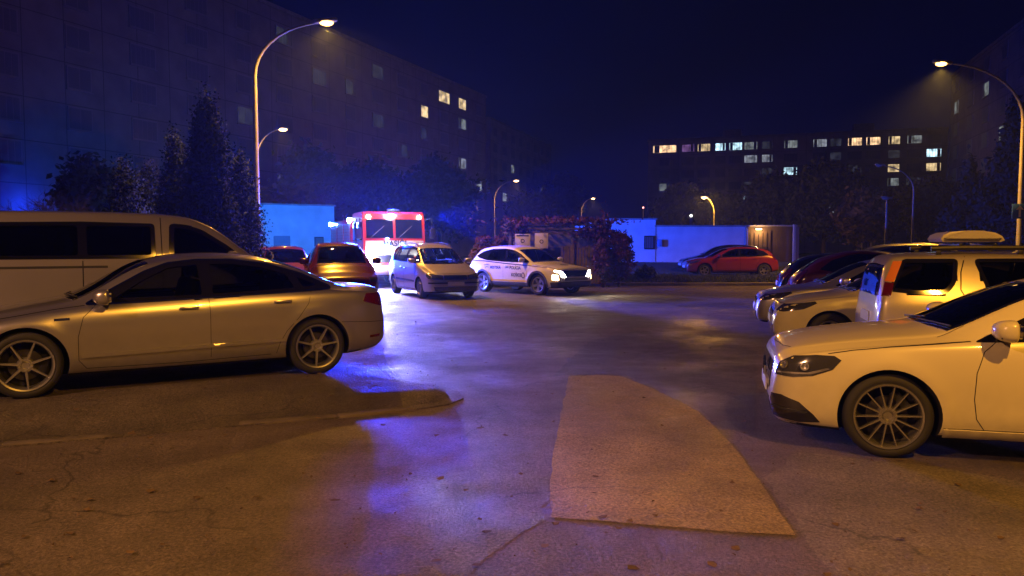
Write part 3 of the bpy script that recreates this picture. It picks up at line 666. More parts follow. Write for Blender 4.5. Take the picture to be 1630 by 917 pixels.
def merc():
    fr = rnd([(1.44, .925), (1.60, 1.0), (1.88, 1.145), (2.15, 1.265), (2.5, 1.345), (2.9, 1.352), (3.3, 1.31), (3.6, 1.23), (3.72, 1.14), (3.66, 1.075), (3.0, 1.005), (2.2, .955)], .03, 3)
    pn = [rnd([(1.70, .985), (1.95, 1.13), (2.18, 1.235), (2.46, 1.305), (2.48, .998)], .03, 3), rnd([(2.58, 1.31), (2.9, 1.315), (3.22, 1.28), (3.42, 1.21), (3.50, 1.09), (3.0, 1.03), (2.58, 1.005)], .03, 3)]
    return mk([(fr, pn)], L=4.29, W=.89, wheels=(.86, 3.56, .33), paint=P_WHT, style=ST_MERC, k=4, du=.035, nose=(.66, .75, .85, .94), bz=.19, gap=.042,
      top=[(0, .48), (.012, .62), (.035, .73), (.07, .79), (.15, .835), (.4, .895), (.8, .955), (1.1, .99), (1.24, 1.015), (1.36, 1.06), (2.0, 1.345), (2.35, 1.415), (2.8, 1.43), (3.3, 1.40), (3.8, 1.33), (4.0, 1.26), (4.15, 1.05), (4.25, .85), (4.29, .6)],
      belt=[(0, .42), (.05, .65), (.12, .73), (.4, .80), (.9, .865), (1.4, .905), (2.5, .945), (3.5, 1.0), (4.0, .98), (4.2, .8), (4.29, .52)],
      rw=[(0, .6), (.3, .72), (1.1, .76), (1.5, .735), (2.05, .64), (2.6, .62), (3.3, .61), (3.9, .62), (4.29, .6)],
      crown=[(0, .03), (.3, .04), (1.1, .055), (1.7, .07), (3.3, .07), (4.0, .06), (4.29, .03)],
      screen=screen(1.20, 2.06, .645, .54), rear=('B', [(-30, 1.03), (-26, 1.28), (26, 1.28), (30, 1.03)]),
      mirror=(1.66, .965), handles=[(2.35, .86), (3.30, .90)], cab=(2.15, 3.15),
      panels=[('headlight', 'F', rnd([(34, .60), (35.5, .70), (41, .762), (50, .785), (57, .785), (60, .755), (57, .68), (50, .622), (43, .60)], .03, 2), M_HL, .005, True),
              ('daytime_lamp', 'F', [(36, .618), (36, .632), (48, .645), (55, .69), (56, .68), (49, .632)], M_HLC, .009, True),
              ('grille', 'F', rnd([(-26, .46), (-29, .69), (29, .69), (26, .46)], .3), M_GBK, .006, False),
              ('grille_bar', 'F', [(-27, .56), (-27, .595), (27, .595), (27, .56)], M_CHR, .012, False),
              ('air_intake', 'F', rnd([(32, .255), (30, .35), (32, .44), (38, .445), (45, .40), (50, .31), (52, .25), (44, .235)], .03, 2), M_GBK, .005, True),
              ('intake_blade', 'F', [(33, .335), (33, .35), (48, .325), (47, .315)], M_BLK, .016, True),
              ('centre_intake', 'F', [(-24, .25), (-24, .38), (24, .38), (24, .25)], M_GBK, .005, False),
              ('number_plate', 'F', [(-16, .40), (-16, .50), (16, .50), (16, .40)], M_WHT, .02, False),
              ('tail_light', 'B', [(24, .80), (25, .93), (40, .955), (50, .95), (53, .86), (42, .80)], M_RED, .006, True),
              ('sill_skirt', 'R', [(1.24, .20), (1.24, .262), (3.15, .262), (3.15, .20)], P_WHT, .016, True)],
      seams=[('R', [(1.60, .945), (1.50, .86), (1.45, .70), (1.44, .5), (1.46, .35), (1.52, .262)]), ('R', [(2.53, .99), (2.54, .8), (2.50, .27)]), ('R', [(3.55, 1.06), (3.45, .8), (3.25, .6), (3.15, .3)]), ('R', [(1.24, .265), (3.15, .268)]),
             ('F', [(33, .74), (29, .72), (24, .715)]), ('R', [(.42, .80), (.6, .835), (.85, .868), (1.2, .905), (1.42, .93)]), ('T', [(.16, -.56), (.11, -.4), (.08, 0), (.11, .4), (.16, .56)]), ('T', [(1.42, .64), (1.22, .70)]), ('T', [(1.42, -.64), (1.22, -.70)])])
def minivan():
    fr = rnd([(1.12, 1.10), (1.5, 1.37), (1.8, 1.53), (2.2, 1.61), (3.2, 1.64), (4.0, 1.60), (4.22, 1.52), (4.12, 1.16), (3.0, 1.12), (1.9, 1.10)], .05, 3)
    pn = [rnd([(1.62, 1.14), (1.66, 1.40), (1.86, 1.50), (2.2, 1.565), (2.45, 1.575), (2.45, 1.15)], .04, 3), rnd([(2.55, 1.58), (3.35, 1.59), (3.35, 1.17), (2.55, 1.15)], .04, 3), rnd([(3.45, 1.59), (3.95, 1.56), (4.12, 1.48), (4.04, 1.19), (3.45, 1.175)], .04, 3), rnd([(1.28, 1.13), (1.55, 1.33), (1.55, 1.14)], .02, 2)]
    return mk([(fr, pn)], L=4.63, W=.905, wheels=(.93, 3.77, .32), paint=P_SIL2, style=ST_STEEL, du=.05, k=3, sh=.96, glass=glass('clear_car_glass', (.62, .66, .68)),
      top=[(0, .5), (.02, .62), (.06, .72), (.15, .80), (.5, .93), (.85, 1.03), (1.0, 1.09), (1.75, 1.54), (2.0, 1.64), (2.4, 1.71), (3.0, 1.735), (3.8, 1.71), (4.2, 1.65), (4.4, 1.5), (4.55, 1.1), (4.6, .9), (4.63, .6)],
      belt=[(0, .45), (.1, .68), (.5, .84), (.9, .95), (1.3, 1.03), (2.5, 1.065), (4.2, 1.10), (4.45, 1.0), (4.6, .75), (4.63, .5)],
      rw=[(0, .6), (.3, .72), (.9, .78), (1.3, .76), (1.9, .69), (2.5, .68), (3.8, .68), (4.4, .68), (4.63, .6)],
      crown=[(0, .03), (.3, .05), (.9, .06), (1.5, .08), (3.8, .08), (4.4, .06), (4.63, .03)],
      screen=screen(.93, 1.84, .68, .585, .14), rear=('B', [(-36, 1.12), (-32, 1.55), (32, 1.55), (36, 1.12)]),
      mirror=(1.45, 1.10), handles=[(2.30, .93), (2.72, .94)], cab=(1.95, 3.0),
      panels=[('headlight', 'F', rnd([(22, .60), (23, .73), (40, .775), (52, .80), (53, .72), (46, .63)], .03, 2), M_HL, .006, True),
              ('grille', 'F', rnd([(-21, .60), (-22, .735), (22, .735), (21, .60)], .3), M_GBK, .005, False),
              ('bumper_band', 'F', [(-46, .48), (-46, .53), (46, .53), (46, .48)], M_BLK, .01, False),
              ('lower_intake', 'F', rnd([(-34, .27), (-36, .40), (36, .40), (34, .27)], .3), M_GBK, .005, False),
              ('number_plate', 'F', [(-15, .43), (-15, .54), (15, .54), (15, .43)], M_WHT, .02, False),
              ('door_moulding', 'R', [(1.40, .50), (1.40, .56), (3.38, .58), (3.38, .52)], M_BLK, .010, True),
              ('tail_light', 'B', [(34, .85), (36, 1.1), (48, 1.1), (50, .85)], M_RED, .006, True)],
      seams=[('R', [(1.36, 1.03), (1.30, .8), (1.34, .3)]), ('R', [(2.50, 1.1), (2.50, .28)]), ('R', [(3.45, 1.1), (3.42, .7), (3.25, .5), (3.2, .28)]), ('R', [(1.34, .28), (3.2, .28)]), ('T', [(.24, -.68), (.16, -.4), (.13, 0), (.16, .4), (.24, .68)]), ('T', [(.24, -.68), (.55, -.73), (.9, -.74)]), ('T', [(.24, .68), (.55, .73), (.9, .74)])])
def suv(police=False):
    fr = rnd([(1.38, 1.07), (1.9, 1.36), (2.2, 1.475), (2.6, 1.53), (3.3, 1.52), (3.75, 1.43), (4.05, 1.27), (3.85, 1.205), (3.4, 1.125), (2.5, 1.08)], .04, 3)
    pn = [rnd([(1.66, 1.115), (1.95, 1.32), (2.22, 1.43), (2.48, 1.48), (2.48, 1.12)], .03, 3), rnd([(2.57, 1.485), (3.0, 1.49), (3.35, 1.45), (3.45, 1.17), (2.57, 1.125)], .03, 3)]
    return mk([(fr, pn)], L=4.50, W=.93, wheels=(.90, 3.58, .355), paint=P_POL, style=ST_SUV, du=.04, k=3, bz=.26, gap=.06, nose=(.74, .84, .91, .955), flare=.03, glass_rear=M_GLD, glass=glass('suv_glass', (.12, .13, .15)),
      top=[(0, .58), (.015, .74), (.05, .85), (.11, .91), (.3, .965), (.8, 1.035), (1.1, 1.075), (1.25, 1.12), (2.0, 1.51), (2.3, 1.605), (2.8, 1.65), (3.4, 1.635), (3.9, 1.56), (4.1, 1.46), (4.3, 1.2), (4.4, 1.0), (4.47, .85), (4.5, .6)],
      belt=[(0, .5), (.05, .74), (.12, .83), (.4, .90), (1.2, .985), (2.5, 1.035), (3.5, 1.10), (4.1, 1.12), (4.35, .95), (4.5, .55)],
      rw=[(0, .65), (.3, .76), (1.1, .78), (1.5, .755), (2.1, .68), (2.6, .665), (3.4, .655), (4.0, .66), (4.5, .6)],
      crown=[(0, .03), (.3, .045), (1.1, .06), (1.7, .07), (3.5, .07), (4.1, .06), (4.5, .03)],
      screen=screen(1.19, 2.06, .69, .59), rear=('B', [(-32, 1.13), (-28, 1.42), (28, 1.42), (32, 1.13)]),
      mirror=(1.62, 1.09), handles=[(2.36, .95), (3.36, 1.0)], cab=(2.15, 3.1), mirror_mat=P_POL,
      panels=[('grille', 'F', rnd([(-26, .62), (-34, .83), (34, .83), (26, .62)], .5), M_GBK, .006, False),
              ('headlight', 'F', [(27, .62), (34, .79), (46, .835), (47, .81), (40, .77), (34, .62)], M_HLON, .012, True),
              ('fog_lamp', 'F', rnd([(40, .52), (41, .68), (50, .69), (50, .53)], .03), M_FOGON, .010, True),
              ('lower_bumper', 'F', [(-52, .28), (-54, .44), (-30, .47), (30, .47), (54, .44), (52, .28)], M_ARCH, .008, False),
              ('bumper_band', 'F', [(-30, .49), (-30, .58), (30, .58), (30, .49)], P_GRY, .008, False),
              ('sill_cladding', 'R', [(1.33, .26), (1.31, .40), (3.16, .40), (3.14, .26)], M_ARCH, .012, True),
              ('beltline_stripe', 'R', [(.5, .900), (.5, .918), (1.25, .99), (2.5, 1.045), (3.5, 1.115), (4.2, 1.13), (4.2, 1.10), (3.5, 1.08), (2.5, 1.01), (1.25, .955)], M_INK, .004, True),
              ('yellow_stripe', 'R', [(1.36, .415), (1.36, .485), (3.12, .485), (3.12, .415)], M_YEL, .004, True),
              ('bonnet_emblem', 'T', rnd([(.36, -.02), (.52, -.24), (.70, -.02), (.52, .24)], .12, 5), M_ARCH, .004, False),
              ('tail_light', 'B', [(20, .96), (20, 1.0), (48, 1.04), (50, .98)], M_RED, .006, True)] + [
              ('arch_trim', 'R', [(uw+ (.455+q)*math.cos(a)*(1.0), .355+(.455+q)*math.sin(a)) for a in np.linspace(-.12, math.pi+.12, 15) for q in (0,)][::1] + [(uw+.385*math.cos(a), .355+.385*math.sin(a)) for a in np.linspace(math.pi+.12, -.12, 15)], M_ARCH, .010, True) for uw in (.90, 3.58)],
      seams=[('R', [(1.50, 1.02), (1.40, .8), (1.38, .42)]), ('R', [(2.52, 1.07), (2.53, .42)]), ('R', [(3.55, 1.11), (3.42, .85), (3.20, .62), (3.16, .42)]), ('T', [(.22, -.72), (.12, -.4), (.10, 0), (.12, .4), (.22, .72)]), ('R', [(.2, .88), (.5, .935), (1.1, 1.0)])])
def van():
    f1 = rnd([(2.36, 1.365), (2.36, 1.845), (3.25, 1.86), (4.62, 1.83), (4.58, 1.365), (3.25, 1.365)], .05, 3); p1 = [rnd([(2.40, 1.40), (2.40, 1.81), (3.20, 1.82), (3.20, 1.40)], .05, 3), rnd([(3.28, 1.40), (3.28, 1.82), (4.56, 1.795), (4.53, 1.40)], .05, 3)]
    f2 = rnd([(1.16, 1.34), (1.42, 1.55), (1.74, 1.765), (1.95, 1.835), (2.17, 1.845), (2.20, 1.35)], .05, 3); p2 = [rnd([(1.30, 1.385), (1.50, 1.555), (1.78, 1.735), (1.97, 1.795), (2.12, 1.80), (2.14, 1.39)], .04, 3)]
    return mk([(f1, p1), (f2, p2)], L=4.89, W=.95, wheels=(.90, 3.90, .335), paint=P_VAN, style=ST_STEEL, du=.06, sh=.975, bulge=.01, glass_rear=M_GLD, glass=glass('van_glass', (.07, .075, .09)),
      top=[(0, .5), (.02, .68), (.06, .82), (.12, .92), (.4, 1.08), (.68, 1.18), (.80, 1.24), (1.15, 1.50), (1.67, 1.87), (1.95, 1.97), (2.3, 2.005), (3.0, 2.02), (4.5, 2.0), (4.75, 1.9), (4.85, 1.2), (4.89, .6)],
      belt=[(0, .45), (.1, .8), (.4, 1.0), (.8, 1.16), (1.2, 1.28), (2.2, 1.30), (4.6, 1.30), (4.8, 1.1), (4.89, .55)],
      rw=[(0, .6), (.3, .74), (.8, .86), (1.2, .87), (1.8, .80), (2.3, .79), (4.6, .79), (4.89, .75)],
      crown=[(0, .03), (.4, .05), (.9, .05), (1.7, .05), (4.6, .05), (4.89, .03)],
      screen=screen(.80, 1.78, .76, .66, .08), rear=('B', [(-34, 1.35), (-32, 1.8), (32, 1.8), (34, 1.35)]),
      mirror=(1.42, 1.32), cab=(1.9, 3.2),
      panels=[('headlight', 'F', [(30, .72), (31, .92), (48, .98), (52, .84)], M_HL, .006, True), ('tail_light', 'B', [(42, .95), (42, 1.6), (47, 1.6), (47, .95)], M_RED, .006, True),
              ('sliding_rail', 'R', [(2.95, 1.245), (2.95, 1.275), (4.60, 1.275), (4.60, 1.245)], M_BLK, .003, True),
              ('side_moulding', 'R', [(1.3, .50), (1.3, .56), (3.4, .56), (3.4, .50)], M_BLK, .01, True)],
      seams=[('R', [(2.28, 1.93), (2.28, .3)]), ('R', [(3.24, 1.34), (3.25, .3)]), ('R', [(1.12, 1.30), (1.15, 1.0), (1.32, .9), (1.36, .3)])])
def estate(paint_, H=1.585, L=4.40):
    E = L+.15
    fr1 = rnd([(E-1.03, 1.50), (E-.44, 1.495), (E-.27, 1.12), (E-.60, 1.085), (E-.88, 1.10), (E-.98, 1.22)], .06, 4); p1 = [shrink(fr1, .035)]
    fr2 = rnd([(E-1.18, 1.50), (E-2.02, 1.51), (E-2.04, 1.04), (E-1.36, 1.05), (E-1.30, 1.10)], .07, 4); p2 = [shrink(fr2, .03)]
    fr3 = rnd([(E-2.14, 1.51), (E-2.45, 1.495), (E-2.72, 1.40), (E-3.12, 1.14), (E-3.16, 1.05), (E-2.14, 1.04)], .05, 4); p3 = [shrink(fr3, .035)]
    return mk([(fr1, p1), (fr2, p2), (fr3, p3)], L=L, W=.89, wheels=(.85, 3.45, .33), paint=paint_, style=ST_MPV, du=.045, sh=.965, bulge=.02, glass=glass('estate_glass', (.16, .16, .17)),
      top=[(0, .52), (.02, .66), (.06, .77), (.14, .84), (.5, .95), (.9, 1.01), (1.1, 1.06), (1.75, 1.45), (2.05, 1.555), (2.5, H), (3.3, H), (L-.45, H-.02), (L-.22, H-.045), (L-.13, 1.47), (L-.035, 1.12), (L-.012, .85), (L, .58)],
      belt=[(0, .48), (.1, .72), (.5, .84), (1.2, .98), (2.5, 1.005), (L-.4, 1.03), (L-.08, 1.02), (L-.02, .8), (L, .5)],
      rw=[(0, .6), (.3, .72), (1.0, .78), (1.5, .75), (2.1, .69), (2.6, .685), (L-.4, .69), (L, .6)],
      crown=[(0, .03), (.3, .045), (1.1, .06), (1.7, .06), (L-.6, .06), (L-.3, .05), (L, .03)], tail=(.80, .87, .92, .97),
      screen=screen(1.04, 1.85, .67, .58), rear=('B', [(-33, 1.06), (-31, 1.42), (31, 1.42), (33, 1.06)]), mirror=(1.5, 1.06), handles=[(L-2.3, .93), (L-1.4, .95)], cab=(1.95, 3.0),
      panels=[('tail_light', 'R', [(L-.29, 1.465), (L-.20, 1.465), (L-.105, 1.235), (L-.19, 1.225)], M_AMB, .009, True), ('tail_light', 'R', [(L-.19, 1.215), (L-.105, 1.225), (L-.065, 1.06), (L-.15, 1.055)], M_RED, .009, True),
              ('headlight', 'F', [(28, .64), (30, .76), (50, .80), (50, .68)], M_HL, .006, True), ('number_plate', 'B', [(-15, .72), (-15, .84), (15, .84), (15, .72)], M_WHT, .01, False)],
      seams=[('R', [(E-1.10, 1.53), (E-1.04, 1.35), (E-1.02, 1.15), (E-1.12, .95), (E-1.35, .72), (E-1.42, .3)]), ('R', [(E-2.09, 1.5), (E-2.09, .3)]), ('R', [(E-3.1, 1.0), (E-3.12, .3)])])
def hatch(paint_, L=4.05, H=1.46, slant=0.0, style=ST_5, wr=.31, z=1.0, far=False, tint=None, extra=(), W=.87):
    k = H/1.46; ws = (.82, L-.72, wr)
    fr = rnd([(1.36, .93*k), (1.7, 1.11*k), (1.98, 1.27*k), (2.3, 1.365*k), (2.8, 1.375*k), (L-1.0-slant*.5, 1.345*k), (L-.62-slant*.6, 1.24*k), (L-.44-slant*.4, 1.05*k), (L-.9, 1.0*k), (2.2, .96*k)], .03, 2)
    pn = [rnd([(1.62, .985*k), (1.85, 1.15*k), (2.12, 1.27*k), (2.40, 1.325*k), (2.40, 1.0*k)], .03, 2), rnd([(2.50, 1.33*k), (2.85, 1.335*k), (L-1.02-slant*.5, 1.30*k), (L-.92-slant*.4, 1.03*k), (2.50, 1.0*k)], .03, 2)]
    return mk([(fr, pn)], L=L, W=W, wheels=ws, paint=paint_, style=style, du=.05 if not far else .08, k=3 if not far else 2, far=far, glass=tint or glass('hatch_glass', (.15, .16, .17)),
      top=[(0, .48), (.015, .59), (.05, .68), (.12, .745), (.3, .80), (.6, .87), (.95, .935*k), (1.12, .985*k), (1.22, 1.03*k), (1.88, 1.36*k), (2.2, 1.43*k), (2.6, 1.46*k), (L-1.1-slant*.4, 1.44*k), (L-.55-slant, 1.37*k), (L-.32-slant*.8, 1.27*k), (L-.14-slant*.25, 1.0*k), (L-.05, .82), (L-.02, .7), (L, .56)],
      belt=[(0, .42), (.05, .6), (.12, .67), (.4, .765), (.9, .85), (1.4, .90*k), (2.5, .955*k), (L-.7, .99*k), (L-.3, .95*k), (L-.08, .75), (L, .5)],
      rw=[(0, .6), (.3, .72), (1.0, .77), (1.4, .745), (1.95, .655), (2.6, .64), (L-.8, .63), (L-.3, .65), (L, .6)],
      crown=[(0, .03), (.3, .04), (1.0, .055), (1.7, .07), (L-.8, .07), (L-.3, .05), (L, .03)],
      screen=screen(1.09, 1.95, .63, .535), rear=('B', [(-32, 1.0*k), (-28, 1.28*k), (28, 1.28*k), (32, 1.0*k)]), mirror=(1.55, .96*k), handles=[(2.3, .86*k), (3.15, .89*k)], cab=(2.05, 3.0),
      panels=[('headlight', 'F', rnd([(32, .64), (34, .735), (50, .76), (64, .80), (66, .77), (56, .68), (42, .63)], .02, 2), M_HL, .006, True), ('grille', 'F', rnd([(-24, .55), (-25, .66), (25, .66), (24, .55)], .3), M_GBK, .006, False),
              ('lower_intake', 'F', rnd([(-30, .26), (-32, .42), (32, .42), (30, .26)], .3), M_GBK, .005, False), ('number_plate', 'F', [(-15, .43), (-15, .53), (15, .53), (15, .43)], M_WHT, .016, False),
              ('tail_light', 'B', [(33, .80), (34, 1.02*k), (45, 1.04*k), (50, .90), (46, .80)], M_RED, .008, True), ('number_plate', 'B', [(-15, .60), (-15, .71), (15, .71), (15, .60)], M_WHT, .01, False)] + list(extra),
      seams=[('R', [(1.45, .93*k), (1.36, .75), (1.38, .3)]), ('R', [(2.45, .98*k), (2.46, .3)]), ('R', [(L-.86, 1.0*k), (L-.95, .75), (L-1.1, .55), (L-1.13, .3)]), ('R', [(1.38, .29), (L-1.13, .29)]), ('T', [(.20, -.62), (.14, -.4), (.11, 0), (.14, .4), (.20, .62)])])
CARS = {}
# silver saloon: near side wheels from their ground contacts
hA = Vector((-.862, -.507)); c = G(503, 594, ZP).xy; 
s_ = sedan(); mid = c - Vector((hA.x, hA.y)).normalized()*(-(3.93-.96)/2)
rt = Vector((hA.y, -hA.x)).normalized()      # right of heading
# the side we see is the saloon's left side (towards the camera)
mid = mid + rt*.80
ra, sa_ = make_car(s_, 'silver saloon parked side-on on the raised pavement, in front of the pale van', 'car', mid, hA, ZP)
hV = Vector((.863, .505)); rv = Vector((hV.y, -hV.x)).normalized()
vs_ = van(); p0 = Vector((-6.42, 9.7)); mv = p0 + hV.normalized()*(4.15-(.90+3.90)/2) - rv*.95
make_car(vs_, 'pale passenger van with dark side windows, parked behind the silver saloon', 'van', mv, hV, ZP, name='parked_van')
# white hatchback in the right foreground
hM = Vector((-math.cos(R_(15)), math.sin(R_(15)))); cM = G(1410, 727).xy; rM = Vector((hM.y, -hM.x)).normalized()
mM = cM - hM*((3.56-.86)/2) + rM*.79
rm_, sm_ = make_car(merc(), 'white hatchback with fourteen-spoke alloy wheel, closest car in the right foreground', 'car', mM, hM)
# three-pointed star: grille and wheel hub
for (uw) in (0,):
    b = MB(); c0, n0 = sm_.hit('F', 0, .575)
    for k in range(3):
        a = math.pi/2+k*2*math.pi/3; b.prism([(math.cos(a)*.075, math.sin(a)*.075), (math.cos(a+2.2)*.014, math.sin(a+2.2)*.014), (math.cos(a-2.2)*.014, math.sin(a-2.2)*.014)], 0, .008, Matrix.Translation(c0+Vector((.02, 0, 0))) @ Matrix(((0, 0, 1, 0), (1, 0, 0, 0), (0, 1, 0, 0), (0, 0, 0, 1))))
    b.lathe([(.015, .078), (.03, .078), (.03, .088), (.015, .088), (.015, .078)], 28, 'X', c0)
    b.build('star_emblem', M_CHR, rm_)
for sd in (-1, 1):
    for th in (39, 47):
        p, n = sm_.hit('F', th*sd, .69); v = MB(); v.lathe([(0, .0001), (.004, .022), (.012, .028), (.012, .034), (0, .036)], 20, 'X')
        q = v.build('lamp_projector', M_HLC, rm_); q.matrix_basis = Matrix.Translation(p+n*.008) @ n.to_track_quat('X', 'Z').to_matrix().to_4x4()
# parked row behind the white hatchback
hE = Vector((math.cos(R_(15)), -math.sin(R_(15))))
def row(sp, nose_or_tail, pt, heading, **k):
    h = Vector(heading).normalized(); L = sp['L']; uc = (sp['wheels'][0]+sp['wheels'][1])/2
    c = Vector(pt) + (h*(L-uc) if nose_or_tail == 'tail' else -h*uc)
    return make_car(sp, k.pop('label'), 'car', c, h, **k)
re_, se_ = row(estate(P_BEI), 'tail', (4.47, 9.78), hE, label='champagne estate with amber and red tail lamps, carrying a roof box, beside the white hatchback')
b = MB()
for sd in (-1, 1):
    pts = []; 
    for u in np.linspace(4.40-.62, 1.95, 12):
        p, n = se_.hit('T', u, sd*.52); pts.append(p+Vector((0, 0, .075)))
    b.tube(pts, .028, 8)
    for u in (3.70, 2.85, 2.1):
        p, n = se_.hit('T', u, sd*.52); b.box(p+Vector((0, 0, .025)), (.06, .025, .06), .008)
b.build('roof_rail', M_BLK, re_)
hat = hM
row(hatch(P_WHT, 4.05, 1.44), 'nose', (4.25, 12.7), hM, label='white car parked nose out just beyond the champagne estate')
row(hatch(P_SIL2, 4.1, 1.43), 'nose', (4.78, 15.2), hM, label='silver car parked nose out, its bonnet beyond the second white hatchback')
row(hatch(P_MAR, 4.2, 1.55, .42), 'tail', (6.42, 18.0), hE, label='dark red car parked tail out with a strongly sloped tailgate')
row(hatch(P_DRK, 4.3, 1.47, .25), 'tail', (7.05, 20.6), hE, label='black estate parked tail out, farthest of the near row on the right')
# beyond them
row(hatch(P_GRY, 4.4, 1.72, far=True), 'tail', (11.2, 25.4), hE, label='grey tall car whose roof shows over the black estate')
row(hatch(P_SIL2, 4.4, 1.74, far=True), 'tail', (13.0, 28.2), hE, label='silver tall car whose roof shows right of the grey one, in the far row')
# red and dark car on the lawn side
row(hatch(P_RED, 4.30, 1.42, .12), 'tail', (12.55, 37.0), Vector((-1, .03)), label='red hatchback parked on the verge in front of the long low white wall', z0=.16)
row(hatch(P_DRK, 4.5, 1.50, .1), 'tail', (13.25, 40.2), Vector((-1, .03)), label='dark car parked on the verge just behind the red hatchback', z0=.18)
# police car
hP = Vector((.70, -.715)); cP = G(858, 470).xy; rP = Vector((hP.y, -hP.x)).normalized()
sp_ = suv(); mP = cP - hP.normalized()*((3.58-.90)/2) - rP*.83
rp_, spx = make_car(sp_, 'white police off-roader with lit headlamps, stopped on the road before the creeper-covered shelter', 'police car', mP, hP, name='police_car')
def lettering(shell, root, text, u, z, h, mt, mode='R', name='lettering', off=.006):
    cu = bpy.data.curves.new('txt', 'FONT'); cu.body = text; cu.size = h*1.38; cu.align_x = 'LEFT'; cu.offset = .004
    to = bpy.data.objects.new('txt', cu); C.objects.link(to); bpy.context.view_layer.update()
    me = bpy.data.meshes.new_from_object(to.evaluated_get(bpy.context.evaluated_depsgraph_get())); bpy.data.objects.remove(to)
    for v in me.vertices:
        if mode == 'R': p, n = shell.hit('R', u-v.co.x, z+v.co.y); v.co = p+n*off
        else: p, n = shell.hit(mode, u+v.co.x/.0155, z+v.co.y); v.co = p+n*off
    me.name = name; return link(name, me, mt, root, None)
lettering(spx, rp_, 'MESTSKÁ', 3.18, .84, .095, M_INK); lettering(spx, rp_, 'POLÍCIA', 2.20, .84, .105, M_INK); lettering(spx, rp_, 'KOŠICE', 2.12, .60, .105, M_INK)
spx.panel('door_crest', 'R', [(1.55+.075*math.cos(a), .64+.10*math.sin(a)) for a in np.linspace(0, 6.28, 17)[:-1]], M_INK, rp_, .005, holes=[[(1.55+.052*math.cos(a), .64+.075*math.sin(a)) for a in np.linspace(0, 6.28, 13)[:-1]]], sp=.03)
for (u0, z0) in ((3.42, .87), (2.42, .86)):
    spx.panel('winged_mark', 'R', [(u0, z0), (u0, z0+.022), (u0-.09, z0+.04), (u0-.17, z0+.022), (u0-.17, z0+.01), (u0-.09, z0+.02)], M_INK, rp_, .005, sp=.03)
# silver minivan
hS = Vector((.42, -.91)).normalized(); rS = Vector((hS.y, -hS.x)); cS = G(671, 475).xy
mS = cS - hS*((3.77-.93)/2) - rS*.80
rs_, ssx = make_car(minivan(), 'silver people carrier standing on the road between the fire engine and the police car', 'car', mS, hS, name='minivan')
b = MB()
for sd in (-1, 1):
    pts = []
    for u in np.linspace(4.1, 2.0, 10):
        p, n = ssx.hit('T', u, sd*.545); pts.append(p+Vector((0, 0, .045)))
    b.tube([pts[0]-Vector((-.03, 0, .04))]+pts+[pts[-1]-Vector((-.05, 0, .05))], .016, 8)
b.build('roof_rail', M_BLK, rs_)
# cars parked by the turquoise-lit building
row(hatch(P_ORA, 4.2, 1.62, far=False), 'nose', (-4.05, 18.9), Vector((.30, -.954)), label='copper-red tall car parked between the silver saloon and the fire engine', z0=ZP)
row(hatch(P_MAR, 4.1, 1.52, far=True), 'nose', (-6.5, 22.3), Vector((.30, -.954)), label='small dark red car half hidden behind the copper-red one', z0=ZP)
row(hatch(P_ORA, 4.1, 1.50, far=True), 'nose', (-8.2, 24.8), Vector((.30, -.954)), label='red car farthest left of the parked cars before the turquoise-lit building', z0=ZP)
# roof box on the estate
b = MB(); prof = [(.44, .0), (.40, .055), (.30, .10), (.12, .125), (-.12, .128), (-.36, .11), (-.46, .075), (-.50, .02), (-.47, -.02), (.38, -.02)]
M4 = Matrix(((1, 0, 0, 0), (0, 0, 1, 0), (0, 1, 0, 0), (0, 0, 0, 1)))
b.prism(prof, -.36, .36, M4); bmesh.ops.bevel(b.bm, geom=[e for e in b.bm.edges if abs(abs((e.verts[0].co.y+e.verts[1].co.y)/2)-.36) < .01], offset=.05, segments=3, affect='EDGES')
hx = se_; p_, n_ = se_.hit('T', 4.40-.62-.50, -.05)
rb = b.build('roof_box', [mat('box_white', (.62, .58, .50), .35)], None, 50); rb.location = (re_.matrix_basis @ Vector((p_.x, p_.y, p_.z+.13))); rb.rotation_euler = re_.rotation_euler
rb.scale = (.72, 1, .9); tag(rb, 'small pale roof box carried on the black rails of the champagne estate', 'roof box')
b = MB()
for xx in (-.25, .25): b.box((xx, 0, -.055), (.05, .9, .03), .008)
b.build('crossbar', M_BLK, rb)
# ------------------------------------------------------------------ FIRE ENGINE
M_FRED = mat('fire_red', (.55, .035, .02), .35, coat=.8, var=.06, vscale=2); M_FWH = mat('fire_white', (.72, .70, .68), .4, coat=.5)
M_SHUT = mat('shutter_metal', (.42, .43, .45), .4, .5)
M_STROBE = emis('blue_strobe_lit', (.10, .28, 1), 260); M_WORK = emis('work_lamp_lit', (.75, .85, 1), 160); M_HBEAM = emis('truck_headlamp_lit', (1, .97, .95), 700)
hF = Vector((.38, -.925)).normalized(); rF = Vector((hF.y, -hF.x))
# front face: its right-hand corner (left in the picture) at px 578
cF = Vector((X(579, 29.6), 29.6)); frontc = cF - rF*1.22
FT = empty('fire_engine', (frontc.x, frontc.y, 0), math.atan2(hF.y, hF.x), label='red fire engine with blazing white and blue front lights, stopped behind the silver people carrier', cat='fire engine')
def bx(name, c, d, m, par=FT, bev=.02): b = MB(); b.box(c, d, bev); return b.build(name, m, par)
